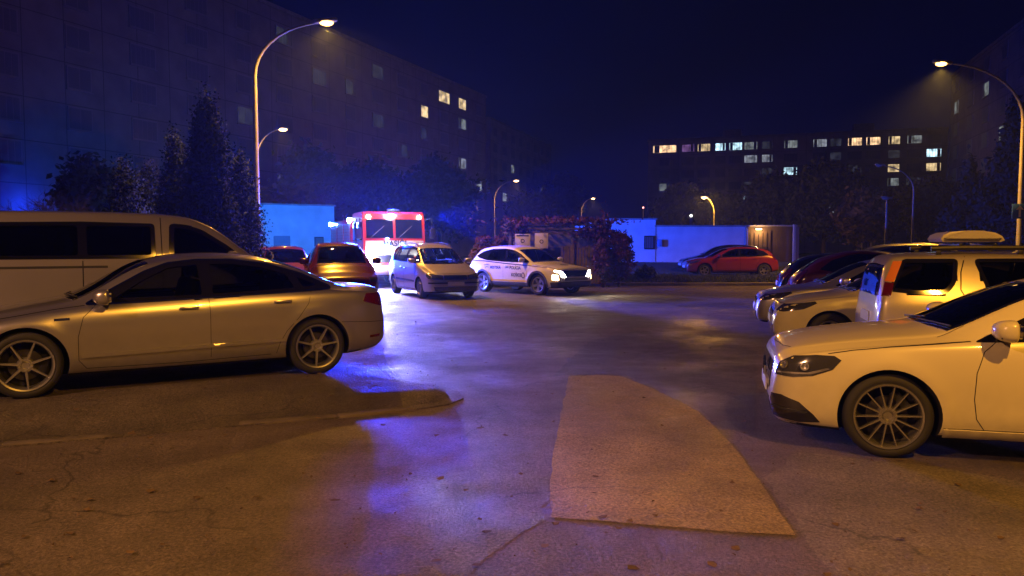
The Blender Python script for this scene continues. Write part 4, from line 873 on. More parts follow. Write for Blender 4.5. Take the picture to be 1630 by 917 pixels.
# cab shell from a side profile with raked windscreen
b = MB(); prof = [(0, .55), (.0, 1.25), (-.03, 1.80), (-.12, 2.55), (-.16, 2.86), (-.26, 2.95), (-2.15, 2.95), (-2.2, 2.86), (-2.2, .55)]
b.prism(prof, -1.22, 1.22, M4); bmesh.ops.bevel(b.bm, geom=[e for e in b.bm.edges if abs(abs((e.verts[0].co.y+e.verts[1].co.y)/2)-1.22) < .01], offset=.05, segments=3, affect='EDGES')
b.build('cab', M_FRED, FT)
def ff(z): return -0.03*min(1, max(0, (z-1.25)/.55)) if z < 1.8 else (-.03-.09*(z-1.8)/.75 if z < 2.55 else -.12-.04*(z-2.55)/.31)
for (y0, y1) in ((-1.10, -.045), (.045, 1.10)):
    b = MB(); z0, z1 = 1.93, 2.66
    b._new([(ff(z0)+.012, y0, z0), (ff(z0)+.012, y1, z0), (ff(z1)+.012, y1, z1), (ff(z1)+.012, y0, z1), (ff(z0)-.02, y0, z0), (ff(z0)-.02, y1, z0), (ff(z1)-.02, y1, z1), (ff(z1)-.02, y0, z1)], [(0, 1, 2, 3), (0, 4, 5, 1), (1, 5, 6, 2), (2, 6, 7, 3), (3, 7, 4, 0)])
    b.build('windscreen', M_GBK, FT, None)
bx('front_panel', (.012, 0, 1.52), (.03, 2.3, .62), M_FWH)
bx('grille', (.03, 0, 1.12), (.03, 1.5, .30), M_BLK)
bx('bumper', (.10, 0, .68), (.26, 2.44, .36), M_FWH, bev=.05)
for y in (-1.235, 1.235):
    b = MB(); sg_ = 1 if y > 0 else -1
    b.box((-.75, y, 2.2), (.95, .02, .70), .02); b.build('cab_side_window', M_GBK, FT)
    b = MB(); b.box((-1.7, y, 2.2), (.65, .02, .70), .02); b.build('cab_side_window', M_GBK, FT)
    b = MB(); b.tube([(-.1, y, 2.65), (.22, y+sg_*.18, 2.68), (.24, y+sg_*.2, 2.2)], .018, 6); b.box((.24, y+sg_*.22, 2.1), (.08, .22, .42), .03); b.build('door_mirror', M_BLK, FT)
bx('equipment_body', (-4.95, 0, 1.70), (5.3, 2.44, 2.05), M_FRED, bev=.03)
bx('chassis', (-4.2, 0, .58), (7.0, 1.0, .3), M_BLK)
for sd in (-1, 1):
    for k in range(3):
        b = MB(); x0 = -2.65-k*1.62
        for q in range(13): b.box((x0-.72, sd*(1.225+.008), 1.0+q*.125), (1.36, .02, .115), .006, seg=1)
        b.build('roller_shutter', M_SHUT, FT, 30)
    b = MB(); b.box((-4.95, sd*1.235, .80), (5.2, .015, .14)); b.build('side_stripe', M_FWH, FT, None)
b = MB(); b.box((-4.9, .35, 2.83), (4.8, .10, .08), .01); b.box((-4.9, -.35, 2.83), (4.8, .10, .08), .01)
for k in range(12): b.box((-2.8-k*.38, 0, 2.85), (.04, .68, .04), .005, seg=1)
b.build('roof_ladder', M_ALU, FT)
tme, rme, bme = wheel_meshes(.50, (10, .07, .07, M_ALD, .21, 0))
for x in (-1.15, -5.0):
    for sd in (-1, 1):
        wh = bpy.data.objects.new('wheel', bme); C.objects.link(wh); wh.parent = FT; wh.location = (x, sd*1.06, .5); wh.rotation_euler = (0, 0, 0 if sd < 0 else math.pi); wh.scale = (1, 1.5, 1)
        for nme, dat in (('tyre', tme), ('rim', rme)):
            q = bpy.data.objects.new(nme, dat); C.objects.link(q); q.parent = wh
        b = MB(); b.lathe([(-.2, .0001), (-.2, .60), (.2, .60), (.2, .0001)], 24, c=(x, sd*1.05, .52)); b.build('wheel_arch', M_DRK, FT)
def ball(name, c, r, m, par=FT, sq=(1, 1, 1)):
    b = MB(); vs = bmesh.ops.create_icosphere(b.bm, subdivisions=2, radius=r)['verts']
    for v in vs: v.co = Vector((v.co.x*sq[0], v.co.y*sq[1], v.co.z*sq[2]))+Vector(c)
    return b.build(name, m, par, 80)
for y in (-1.0, 1.0): ball('corner_lamp', (-.10, y, 2.74), .075, M_WORK, sq=(.6, 1, 1))
for (x, y, z, r) in ((-7.5, -1.27, 2.62, .10), (-2.75, -1.27, 2.68, .11), (-2.35, -1.24, 2.70, .05), (-7.5, 1.27, 2.62, .09), (-2.75, 1.27, 2.68, .09)): ball('side_strobe', (x, y, z), r, M_STROBE if r > .08 else M_WORK, sq=(1, .6, 1))
for y in (-.32, .32): ball('grille_strobe', (.06, y, 1.62), .07, M_STROBE, sq=(.5, 1.4, .8))
ball('screen_strobe', (.02, -.30, 1.90), .05, M_STROBE)
for y in (-.92, .92): ball('headlamp', (.22, y, .98), .13, M_HBEAM if y < 0 else M_HLON, sq=(.5, 1.3, 1))
bx('roof_sign', (-.30, 0, 3.0), (.18, .5, .10), M_BLK)
cu = bpy.data.curves.new('txt', 'FONT'); cu.body = 'HASIČI'; cu.size = .30; cu.align_x = 'CENTER'; cu.extrude = .004; cu.offset = .006
to = bpy.data.objects.new('txt', cu); C.objects.link(to); bpy.context.view_layer.update()
me = bpy.data.meshes.new_from_object(to.evaluated_get(bpy.context.evaluated_depsgraph_get())); bpy.data.objects.remove(to)
o = link('front_lettering', me, M_INK, FT, None); o.matrix_basis = Matrix(((0, 0, 1, .034), (1, 0, 0, 0), (0, 1, 0, 1.62), (0, 0, 0, 1)))
b = MB()
for y in (-.95, .15): b.tube([(ff(1.95)+.04, y, 1.93), (ff(2.35)+.04, y+.55, 2.40)], .012, 5)
b.build('wiper', M_BLK, FT)
b = MB()
for sd in (-1, 1):
    for x in (-.18, -1.28, -1.36, -2.08): b.box((x, sd*1.223, 1.75), (.012, .012, 1.9))
    b.box((-1.2, sd*1.223, .8), (1.9, .012, .012))
b.build('door_gaps', M_DRK, FT, None)
Mf = FT.matrix_basis.copy()
def fw(x, y, z): return Mf @ Vector((x, y, z))
light('truck_strobe_and_fill', fw(.45, -.9, 1.15), 2300*K_BLUE, BLUE, 'SPOT', .55, aim=fw(6, -1.4, .6), size=150, blend=.6)
light('truck_strobe_and_fill', fw(.3, -1.5, 2.75), 2000*K_BLUE, BLUE, 'SPOT', .35, aim=fw(3, -6, 1.2), size=140, blend=.7)
light('truck_strobe_and_fill', fw(-7.9, -1.9, 2.5), 1900*K_BLUE, (.0, .19, 1.0), 'SPOT', .1, aim=(-14, 46, -.2), size=110, blend=.8)
light('truck_strobe_and_fill', fw(-7.5, 1.7, 2.9), 11000*K_BLUE, (.012, .06, 1), 'SPOT', .1, aim=(17, 46, 1.2), size=64, blend=.5)  # added fill spot that turns the white wall blue, not a known truck lamp
light('truck_strobe_and_fill', fw(.25, 1.5, 2.8), 6500*K_BLUE, BLUE, 'SPOT', .1, aim=fw(9, 4.7, 2.1), size=38, blend=.3)
light('blue_glow_fill', fw(-.30, 0, 3.25), 700*K_BLUE, BLUE, rad=.12)  # added blue fill for the air and left block; no beacon stands here
light('truck_headlight', fw(.35, -.92, .98), 2200, (1, .95, .95), 'SPOT', .1, aim=fw(8, -1.2, 0.3), size=80, blend=.8)
light('truck_headlight', fw(.35, .92, .98), 900, (1, .95, .95), 'SPOT', .1, aim=fw(8, 1.2, 0.3), size=80, blend=.8)
light('work_light', fw(.45, 0, 3.05), 110, (.85, .8, 1), rad=.3)
Mp = rp_.matrix_basis.copy(); bpy.context.view_layer.update()
for sd in (-1, 1):
    p, n = spx.hit('F', sd*40, .70); light('police_headlight', Mp @ (p+Vector((.12, 0, 0))), 130, (1, .82, .55), 'SPOT', .05, aim=Mp @ (p+Vector((6, 0, -.9))), size=95, blend=.8)
# ------------------------------------------------------------------ STREET LAMPS
M_LENS = emis('sodium_lens_lit', (1, .50, .12), 9); M_LENSF = emis('far_lamp_lens_lit', (1, .55, .20), 12); M_LOFF = mat('lamp_lens_off', (.3, .3, .28), .3)
def street_lamp(px_head, py_head, px_pole, Y, H, label, power=0, lit=True, bend=1.9, zb=0, r=.085, far=False, spot=168, kind='SPOT'):
    hx, pxp = X(px_head, Y), X(px_pole, Y); dx = hx-pxp; root = empty('street_lamp', (pxp, Y, zb), 0, label=label, cat='street lamp', group='street lamps of the car park')
    H = H-zb; top = H-bend; pts = [(0, 0, 0), (0, 0, 1.2), (0, 0, top*.6), (0, 0, top)]; rr = [r*1.35, r*1.2, r, r*.8]
    for k in range(1, 9):
        a = k/8*R_(78); pts.append((dx*.78*(1-math.cos(a))/(1-math.cos(R_(78))), 0, top+(H-top)*math.sin(a)/math.sin(R_(78)))); rr.append(r*(.8-.35*k/8))
    pts.append((dx*.86, 0, H+.03)); rr.append(r*.42)
    b = MB(); b.tube(pts, rr, 10 if not far else 6); b.build('pole', M_STEEL, root, 60)
    b = MB(); b.box((0, 0, .5), (r*3.0, r*3.0, 1.0), .02); b.build('pole_base', M_STEEL, root)
    sgn = 1 if dx > 0 else -1; b = MB()
    Mh = Matrix.Translation((dx, 0, H+.05)) @ Matrix.Rotation(-sgn*R_(6), 4, 'Y')
    b.prism([(-.42*sgn, -.06), (-.30*sgn, -.13), (.25*sgn, -.15), (.40*sgn, -.08), (.40*sgn, .08), (.25*sgn, .15), (-.30*sgn, .13), (-.42*sgn, .06)], 0, .12, Mh)
    bmesh.ops.bevel(b.bm, geom=[e for e in b.bm.edges], offset=.025, segments=2, affect='EDGES'); b.build('lamp_head', M_STEEL, root, 50)
    ball('lamp_lens', (dx+.04*sgn, 0, H+.035), .23 if not far else .27, (M_LENSF if far else M_LENS) if lit else M_LOFF, root, (1.0, .72, .42))
    if power: light('sodium_light', (hx+.04*sgn, Y, H+zb-.14), power, SODIUM, kind, .10, aim=(hx+.04*sgn, Y, 0), size=spot, blend=1.0)
    return root
street_lamp(523, 45, 411, 26, 8.95, 'tall curved street lamp on the left, its glowing head over the fire engine', K_LAMP*2.0, bend=1.7, zb=.0)
street_lamp(1490, 110, 1620, 32, 9.0, 'tall curved street lamp at the right edge, carrying the blue sign', K_LAMP*3.4, bend=2.2, spot=142)
street_lamp(453, 211, 411, 50, 9.0, 'lit street lamp seen just right of the tall left pole', K_LAMP, far=True)
street_lamp(821, 290, 787, 80, 8.2, 'lit street lamp behind the left end of the creeper shelter', K_LAMP*1.2, far=True)
street_lamp(943, 317, 925, 112, 8.3, 'lit street lamp above the right end of the creeper shelter', K_LAMP*1.2, far=True)
street_lamp(1120, 315, 1136, 75, 6.2, 'lit street lamp rising behind the long low white wall', K_LAMP*.9, far=True, bend=1.6, kind='POINT')
street_lamp(1397, 266, 1451, 60, 7.7, 'unlit curved street lamp, left of the tall lamp that carries the blue sign', 0, lit=False, bend=1.9, far=True)
rl_ = street_lamp(1408, 318, 1409, 55, 4.9, 'thin straight lamp post left of the unlit curved lamp', 0, lit=False, bend=.5, far=True)
# the lamp behind the photographer: its light falls on the near cars and reflects in their doors
def rear_lamp(x, y, H, dx, power, label, spot, col=SODIUM):
    root = empty('street_lamp', (x-dx, y, 0), 0, label=label, cat='street lamp', group='street lamps of the car park')
    b = MB(); b.tube([(0, 0, 0), (0, 0, H*.75), (dx*.1, 0, H*.9), (dx*.45, 0, H*.985), (dx*.9, 0, H+.04)], [.11, .085, .07, .05, .04], 10); b.build('pole', M_STEEL, root, 60)
    b = MB(); b.box((dx, 0, H+.1), (.75, .3, .13), .04); b.build('lamp_head', M_STEEL, root); ball('lamp_lens', (dx, 0, H+.03), .2, M_LENS, root, (1, .7, .4))
    light('sodium_light', (x, y, H-.14), power, col, 'SPOT', .12, aim=(x, y, 0), size=spot, blend=.45)
rear_lamp(4.3, -1.2, 8.6, -2.4, K_FORE, 'street lamp behind the photographer on the right, lighting the white hatchback', 142)
rear_lamp(-9.8, -2.6, 8.2, 2.4, K_FORE*1.45, 'street lamp behind the photographer on the left, lighting the silver saloon', 160, (1, .46, .20))
# blue sign on the right pole
st = empty('traffic_sign', (X(1616, 31.8), 31.8-.12, 0), 0, label='blue rectangular road sign with a white arrow, fixed to the tall right lamp post', cat='road sign')
zc = EYE+(HOR-337)/FPX*31.8
b = MB(); b.box((.02, 0, zc), (.62, .03, .60), .008); b.build('sign_plate', mat('sign_blue', (.03, .10, .55), .35), st)
b = MB(); b.box((.02, -.018, zc-.06), (.09, .004, .34)); b.prism([(-.14, 0), (.18, 0), (.02, .17)], 0, .004, Matrix.Translation((0, -.020, zc+.07)) @ Matrix(((1, 0, 0, 0), (0, 0, 1, 0), (0, 1, 0, 0), (0, 0, 0, 1)))); b.build('arrow', M_WHT, st)
b = MB(); b.box((.02, .03, zc+.15), (.2, .05, .03)); b.box((.02, .03, zc-.15), (.2, .05, .03)); b.build('bracket', M_STEEL, st)
# ------------------------------------------------------------------ FLATS
M_WIN = mat('dark_window', (.17, .17, .18), .3); M_WFR = mat('window_frame_white', (.28, .26, .25), .5)
LIT = {'warm': emis('window_warm_lit', (1, .62, .32), 1.5), 'cool': emis('window_cool_lit', (.55, .85, 1), 1.6), 'dim': emis('window_dim_lit', (.75, .85, .85), .22), 'yel': emis('window_yellow_lit', (1, .72, .36), .9), 'faint': emis('window_faint_lit', (.5, .55, .7), .045), 'pur': emis('window_purple_lit', (.55, .25, .75), .25), 'grey': emis('window_grey_lit', (.55, .6, .7), .45)}
for m_ in LIT.values():
    n, l = nodes_of(m_); p = n['Principled BSDF']; t = n.new('ShaderNodeTexCoord'); z = n.new('ShaderNodeTexNoise'); z.inputs['Scale'].default_value = .9; z.inputs['Detail'].default_value = 3
    q = n.new('ShaderNodeMapRange'); q.inputs[1].default_value = .35; q.inputs[2].default_value = .65; st_ = p.inputs['Emission Strength'].default_value; q.inputs[3].default_value = st_*.25; q.inputs[4].default_value = st_*1.5
    l.new(t.outputs['Object'], z.inputs[0]); l.new(z.outputs[0], q.inputs[0]); l.new(q.outputs[0], p.inputs['Emission Strength'])
def concrete_panel(name, col, wx=3.0, hz=2.8):
    m = mat(name, col, .85, var=.18, vscale=.6)
    n, l = nodes_of(m); p = n['Principled BSDF']; t = n.new('ShaderNodeTexCoord'); s = n.new('ShaderNodeSeparateXYZ'); l.new(t.outputs['Object'], s.inputs[0])
    fs = []
    for out, per in ((0, wx), (2, hz)):
        d = n.new('ShaderNodeMath'); d.operation = 'DIVIDE'; d.inputs[1].default_value = per; l.new(s.outputs[out], d.inputs[0])
        f = n.new('ShaderNodeMath'); f.operation = 'FRACT'; l.new(d.outputs[0], f.inputs[0])
        g = n.new('ShaderNodeMath'); g.operation = 'LESS_THAN'; g.inputs[1].default_value = .02; l.new(f.outputs[0], g.inputs[0]); fs.append(g.outputs[0])
    mx = n.new('ShaderNodeMath'); mx.operation = 'MAXIMUM'; l.new(fs[0], mx.inputs[0]); l.new(fs[1], mx.inputs[1])
    mm = n.new('ShaderNodeMix'); mm.data_type = 'RGBA'; mm.inputs['B'].default_value = (*[c*.45 for c in col], 1); src = p.inputs['Base Color'].links[0].from_socket
    l.new(src, mm.inputs['A']); l.new(mx.outputs[0], mm.inputs['Factor']); l.new(mm.outputs['Result'], p.inputs['Base Color']); return m
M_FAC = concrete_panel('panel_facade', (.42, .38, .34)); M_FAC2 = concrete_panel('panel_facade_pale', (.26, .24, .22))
def block(label, A, B, H, bays, floors, lit, depth=12, m=M_FAC, ww=1.7, wh=1.45, z0=0, stuff_from=None, seed=1, loggias=()):
    """facade from A to B (world xy) seen from its front; bays = positions in 0..1; floors = list of window sill heights"""
    A = Vector(A); B = Vector(B); d = (B-A); L = d.length; ang = math.atan2(d.y, d.x)
    root = empty('block_of_flats', (A.x, A.y, z0), ang, label=label, cat='block of flats')
    b = MB(); b.box((L/2, depth/2, H/2), (L, depth, H)); b.build('wall', m, root, None)
    b = MB(); b.box((L/2, depth/2, H+.15), (L+.3, depth+.3, .35)); b.box((L*.3, depth/2, H+1.2), (3.5, 4, 2.0)); b.box((L*.75, depth/2, H+1.2), (3.5, 4, 2.0)); b.build('roof', M_CONC, root, None)
    rs = random.Random(seed); stuff = MB(); stuff_f = MB(); nwin = 0
    for fi, z in enumerate(floors):
        for bi, t in enumerate(bays):
            x = t*L if t <= 1.0 else t; k = lit.get((fi, bi)); w = ww*(1.0 if (bi % 3) else .8)
            if isinstance(k, tuple): k, w = k
            as_stuff = stuff_from is not None and fi >= stuff_from and not k
            fr = stuff_f if as_stuff else MB(); fr.box((x, .015-.05, z+wh/2), (w+.14, .10, wh+.14)); fr.box((x, -.10, z-.1), (w+.3, .16, .05))
            pn = stuff if as_stuff else MB(); n_ = 2 if w < 2.2 else 5
            for q in range(n_):
                pw = w/n_-.05; pn.box((x-w/2+(q+.5)*w/n_, -.06, z+wh/2), (pw, .07, wh-.06))
            if as_stuff: continue
            f = fr.build('window', M_WFR, root, None)
            pn.build('pane', LIT[k] if k else M_WIN, f, None); nwin += 1
            if k and rs.random() < .7:       # curtains and blinds
                cu_ = MB(); sd = rs.choice((-1, 1)); cu_.box((x+sd*w*.33, -.105, z+wh/2), (w*.22, .01, wh-.08)); cu_.build('curtain', M_FAC2, f, None)
    if stuff_from is not None and len(stuff.bm.verts):
        f = stuff_f.build('lower_windows', M_WFR, root, None); f['kind'] = 'stuff'; stuff.build('window_panes', M_WIN, f, None)
    return root
# block in the right centre
A = (X(1030, 158), 158); B = (X(1502, 141), 141)
def tt(px, A, B):     # parameter along A-B whose direction matches px
    k = (px-W0/2)/FPX; return (k*A[1]-A[0])/((B[0]-A[0])-k*(B[1]-A[1]))
bpx = [1056, 1093, 1118, 1144, 1168, 1192, 1218, 1255, 1301, 1326, 1356, 1385, 1418, 1450, 1481]
bays = [tt(p, A, B) for p in bpx]
fl = [20.2-2.55*i for i in range(6)]
lit = {(0, 0): ('warm', 4.6), (0, 1): 'pur', (0, 2): 'yel', (0, 3): 'cool', (0, 4): 'cool', (0, 5): 'dim', (0, 8): 'grey', (0, 10): 'warm', (0, 11): 'warm', (0, 12): 'yel', (0, 13): 'dim',
       (1, 5): 'grey', (1, 6): 'grey', (1, 14): 'cool', (2, 7): 'cool', (2, 12): 'yel', (2, 14): 'yel', (3, 7): 'dim', (4, 5): 'cool', (4, 9): 'dim', (3, 12): 'dim', (3, 0): 'dim', (5, 4): 'dim', (5, 9): 'grey', (0, 6): 'faint', (0, 7): 'dim', (0, 9): 'faint', (1, 9): 'faint', (2, 9): 'faint', (2, 10): 'faint', (3, 13): 'faint', (4, 6): 'faint', (4, 10): 'yel', (4, 13): 'grey', (5, 11): 'dim', (3, 5): 'faint', (2, 6): 'faint', (1, 12): 'faint'}
block('long block of flats across the right background, its top floor mostly lit', A, B, 22.6, bays, fl, lit, depth=12, m=M_FAC, ww=2.4, seed=3)
# long block on the left, running away from the camera
A2 = (-37.2, 36.5); B2 = (-3.9, 117.0)
bays2 = [(i+.5)/16 for i in range(16)]
fl2 = [20.6-2.75*i for i in range(6)]
def near_bay(px): return min(range(16), key=lambda i: abs((lambda x, y: x/y*FPX+W0/2)(A2[0]+(B2[0]-A2[0])*bays2[i], A2[1]+(B2[1]-A2[1])*bays2[i])-px))
lit2 = {(0, near_bay(700)): ('yel', 3), (0, near_bay(735)): 'yel', (1, near_bay(665)): 'yel', (4, near_bay(768)): 'grey', (0, near_bay(458)): 'faint', (1, near_bay(490)): 'faint', (3, near_bay(412)): 'faint', (5, near_bay(430)): 'grey', (5, near_bay(700)): 'dim', (2, near_bay(690)): 'faint', (1, near_bay(740)): 'dim', (3, near_bay(650)): 'faint', (2, near_bay(590)): 'faint', (1, near_bay(560)): 'faint', (3, near_bay(740)): 'grey', (0, near_bay(600)): 'faint'}
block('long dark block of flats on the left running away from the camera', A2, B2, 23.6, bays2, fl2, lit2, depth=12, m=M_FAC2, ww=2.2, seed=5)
A3 = (X(781, 134), 134); B3 = (X(876, 172), 172)
block('farther block of flats continuing behind the end of the long left one', A3, B3, 23.2, [(i+.5)/8 for i in range(8)], fl2[:5], {(3, 6): 'grey', (3, 7): 'dim', (2, 2): 'dim', (4, 1): 'grey'}, m=M_FAC, ww=2.2, seed=8)
A4 = (X(1506, 99), 99); B4 = (40, 44)
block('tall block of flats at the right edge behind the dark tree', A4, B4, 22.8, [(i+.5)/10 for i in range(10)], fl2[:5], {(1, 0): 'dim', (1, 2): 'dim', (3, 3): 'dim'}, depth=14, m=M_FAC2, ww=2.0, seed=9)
# far left block behind the van, ending beyond the left edge
# ------------------------------------------------------------------ LOW BUILDINGS
M_PLS = mat('white_render', (.62, .62, .60), .85, var=.12, vscale=1.2, bump=.2, bscale=30); M_PLS2 = mat('brown_render', (.13, .085, .055), .85, var=.2, vscale=1.5)
def lowb(name, label, cat, x0, x1, Y, h, m, depth=6, extra=None, zb=0, Y1=None):
    ang = math.atan2((Y1 or Y)-Y, x1-x0); L = math.hypot(x1-x0, (Y1 or Y)-Y); root = empty(name, (x0, Y, zb), ang, label=label, cat=cat)
    b = MB(); b.box((L/2, depth/2, h/2), (L, depth, h)); b.build('wall', m, root, None)
    b = MB(); b.box((L/2, depth/2, h+.04), (L+.16, depth+.16, .10), .01); b.build('roof', M_CONC, root, None); return root, L
Yw = 46
r_, L_ = lowb('service_building', 'low white rendered building with a small dark window, blue-lit, behind the lawn', 'building', X(920, Yw), X(1043, Yw), Yw, EYE+(HOR-350)/FPX*Yw, M_PLS, 5)
wx_ = X(1033, Yw)-X(920, Yw); zz = EYE+(HOR-386)/FPX*Yw
b = MB(); b.box((wx_, -.03, zz), (.62, .09, .80), .01); f = b.build('window', M_BLK, r_, None); b = MB(); b.box((wx_, -.085, zz), (.5, .02, .66)); b.build('pane', M_WIN, f, None)
b = MB()
for q in range(4): b.tube([(wx_-.2+q*.135, -.12, zz-.36), (wx_-.2+q*.135, -.12, zz+.36)], .012, 5)
b.build('window_bars', M_BLK, f)
b = MB(); b.box((X(1049, Yw)-X(920, Yw), -.12, zz-.02), (.28, .16, .42), .03); o = b.build('meter_box', mat('box_blue', (.12, .3, .5), .4)); o.location = (X(920, Yw), Yw-.0, 0); tag(o, 'small pale blue box on the wall beside the barred window', 'meter box')
r_, L_ = lowb('garage_building', 'long low white rendered wall of garages, blue-lit, behind the red hatchback', 'building', X(1043, Yw)+.02, X(1190, Yw), Yw+.04, EYE+(HOR-361)/FPX*Yw, M_PLS, 6)
r_, L_ = lowb('brown_annexe', 'brown annexe with a lit doorway beside the white garages', 'building', X(1192, Yw+1), X(1273, Yw+1), Yw+1.2, EYE+(HOR-360)/FPX*Yw, M_PLS2, 4)
xd = X(1216, Yw)-X(1192, Yw+1); b = MB(); b.box((xd, -.03, 1.35), (1.5, .10, 2.3), .01); d_ = b.build('doorway', M_PLS2, r_, None)
b = MB()
for q in range(5): b.tube([(xd-.5+q*.25, -.12, .3), (xd-.5+q*.25, -.12, 2.4)], .016, 5)
b.tube([(xd-.6, -.12, 1.5), (xd+.6, -.12, 1.5)], .02, 5); b.build('gate_bars', M_BLK, d_)
b = MB(); b.box((xd, -.12, 2.62), (.34, .14, .10), .02); b.build('doorway_lamp', emis('porch_lamp_lit', (1, .62, .3), 8), r_)
light('porch_light', (X(1192, Yw+1)+xd, Yw+.75, 2.45), 70, (1, .55, .2), rad=.08)
b = MB(); b.box((0, 0, 1.45), (.16, .16, 2.9), .01); b.mi = 0; o = b.build('post', M_STEEL); o.location = (X(1271, Yw)+.05, Yw+.9, 0); tag(o, 'pale square post at the right corner of the brown annexe', 'post')
# turquoise-lit building at the left
Yl = 44
def pipe(x, Y, h, lab):
    b = MB(); b.tube([(0, 0, 0), (0, 0, h)], .05, 8); b.tube([(0, 0, h), (0, .12, h+.06)], .05, 8)
    for z in (.5, h*.6): b.box((0, .03, z), (.14, .05, .03))
    o = b.build('drainpipe', M_STEEL); o.location = (x, Y, .0); tag(o, lab, 'drainpipe')
pipe(X(1186, Yw), Yw-.10, 2.7, 'drainpipe at the right end of the white garage wall')
r_, L_ = lowb('depot_building', 'flat-roofed pale building lit bright turquoise behind the fire engine', 'building', X(330, Yl), X(533, Yl+3.5), Yl, EYE+(HOR-324)/FPX*Yl, M_PLS, 7, Y1=Yl+3.5)
xq = (X(463, Yl+2)-X(330, Yl)); b = MB(); b.box((xq, -.03, 1.15), (.95, .08, 2.1), .01); d_ = b.build('door', mat('door_grey', (.18, .2, .24), .5), r_, None); b = MB(); b.box((xq+.35, -.10, 1.1), (.12, .05, .03), .005); b.build('handle', M_ALU, d_)
b = MB(); b.box((xq+2.2, -.03, 1.6), (.55, .08, 1.1), .01); f = b.build('window', M_BLK, r_, None); b = MB(); b.box((xq+2.2, -.08, 1.6), (.44, .03, .98)); b.build('pane', M_WIN, f, None)
Yq = 52
r_, L_ = lowb('far_shed', 'distant wall lit blue at the left edge behind bare branches', 'building', X(-60, Yq), X(82, Yq), Yq, EYE+(HOR-268)/FPX*Yq, M_PLS, 6)
light('blue_light_far', (X(45, 48.5), 49.5, 3.9), 320, BLUE, rad=.2)
# ------------------------------------------------------------------ PLANTS
def leafmesh(name, centers, size, m, parent=None, flat=.35, loc=None):
    n = len(centers); c = np.asarray(centers); a = rng.normal(size=(n, 3)); a /= np.linalg.norm(a, axis=1)[:, None]; r = rng.normal(size=(n, 3)); b_ = np.cross(a, r); b_ /= np.linalg.norm(b_, axis=1)[:, None]
    s = size*rng.uniform(.5, 1.4, size=(n, 1)); p = np.stack([c-a*s, c+b_*s*.5, c+a*s, c-b_*s*.5], 1).reshape(-1, 3)
    me = bpy.data.meshes.new(name); me.vertices.add(4*n); me.vertices.foreach_set('co', p.ravel()); me.loops.add(4*n); me.loops.foreach_set('vertex_index', np.arange(4*n)); me.polygons.add(n); me.polygons.foreach_set('loop_start', np.arange(0, 4*n, 4)); me.polygons.foreach_set('loop_total', np.full(n, 4)); me.update()
    return link(name, me, m, parent, None, loc)
M_BARK = mat('bark', (.07, .055, .045), .9, bump=.5, bscale=20)
M_LF = mat('leaf_dark_green', (.045, .065, .025), .75, var=.45, vscale=1.3); M_CON = mat('conifer_green', (.04, .06, .055), .95, spec=.1, var=.4, vscale=1.2)
M_CRP = mat('creeper_red', (.11, .032, .024), .85, var=.5, vscale=2.5); M_LFO = mat('autumn_leaf', (.14, .10, .03), .75, var=.4, vscale=1.5)
def conifer(x, y, h, r, label, n=9000, size=.09, zb=0, lean=0):
    root = empty('conifer', (x, y, zb), 0, label=label, cat='tree')
    k = 90; a0 = rng.uniform(0, 6.28, k); z0 = rng.beta(1.1, 1.3, k); cs = []
    for i in range(k):
        rad = r*(1-z0[i]**1.5)*.9+.10; m_ = n//k; rr = rad*rng.uniform(.45, 1.0); cx, cy = rr*math.cos(a0[i]), rr*math.sin(a0[i])
        sp_ = .16+.22*rad; cs.append(np.stack([rng.normal(cx, sp_*.55, m_), rng.normal(cy, sp_*.55, m_), z0[i]*h*.88+.2+rng.normal(0, .18+.025*h, m_)], 1))
    core = rng.uniform(0, 1, n//3)**.9; ang = rng.uniform(0, 6.28, n//3); rr = r*.75*(1-core**1.5)*np.sqrt(rng.uniform(0, 1, n//3)); cs.append(np.stack([rr*np.cos(ang), rr*np.sin(ang), core*h*.95+.2], 1))
    c = np.concatenate(cs); c = c[c[:, 2] > .1]
    b = MB(); b.tube([(0, 0, -.1), (0, 0, h*.5), (.03, 0, h*.95)], [.16, .1, .02], 8); b.build('trunk', M_BARK, root, 60)
    leafmesh('crown', c, size, M_CON, root); return root
def tree(x, y, h, r, label, n=8000, size=.16, m=None, zb=0, trunk=True, cat='tree', name='tree', low=.3):
    root = empty(name, (x, y, zb), 0, label=label, cat=cat); k = 46; cs = []
    for i in range(k):
        v = rng.normal(size=3); v /= np.linalg.norm(v); q = rng.uniform(.35, 1)**.5; cc = np.array([v[0]*r*q*.85, v[1]*r*q*.85, h*(low+(1-low)/2)+v[2]*h*(1-low)/2*q*.88])
        s = r*rng.uniform(.12, .26); cs.append(rng.normal(size=(n//k, 3))*np.array([s, s, s*.75])+cc)
    c = np.concatenate(cs); c = c[c[:, 2] > .05]
    b = MB(); b.tube([(0, 0, -.1), (.05, 0, h*.3), (0, .05, h*.6)], [h*.028, h*.02, h*.01], 8)
    for q in range(9):
        a = rng.uniform(0, 6.28); z = h*rng.uniform(.25, .5); e = (math.cos(a)*r*.7, math.sin(a)*r*.7, z+h*rng.uniform(.15, .35)); b.tube([(0, 0, z), (e[0]*.4, e[1]*.4, z+(e[2]-z)*.6), e], [h*.012, h*.008, h*.003], 5)
    b.build('trunk', M_BARK, root, 60); leafmesh('crown', c, size, m or M_LF, root); return root
Yc = 23
for (px, top, rpx, Y, lab) in ((335, 158, 62, 22, 'tallest dark conifer behind the van, left of the tall lamp'), (285, 222, 44, 24, 'conifer left of the tallest one, its top half as high'), (385, 250, 40, 23.5, 'conifer against the turquoise-lit building, next to the lamp pole'), (205, 262, 42, 25, 'low broad conifer above the roof of the pale van'), (240, 268, 30, 27, 'small conifer between the two broad ones behind the van')):
    h = EYE+(HOR-top)/FPX*Y; conifer(X(px, Y), Y, h, rpx/FPX*Y, lab, n=42000 if Y < 23 else 24000, zb=.05, size=.05)
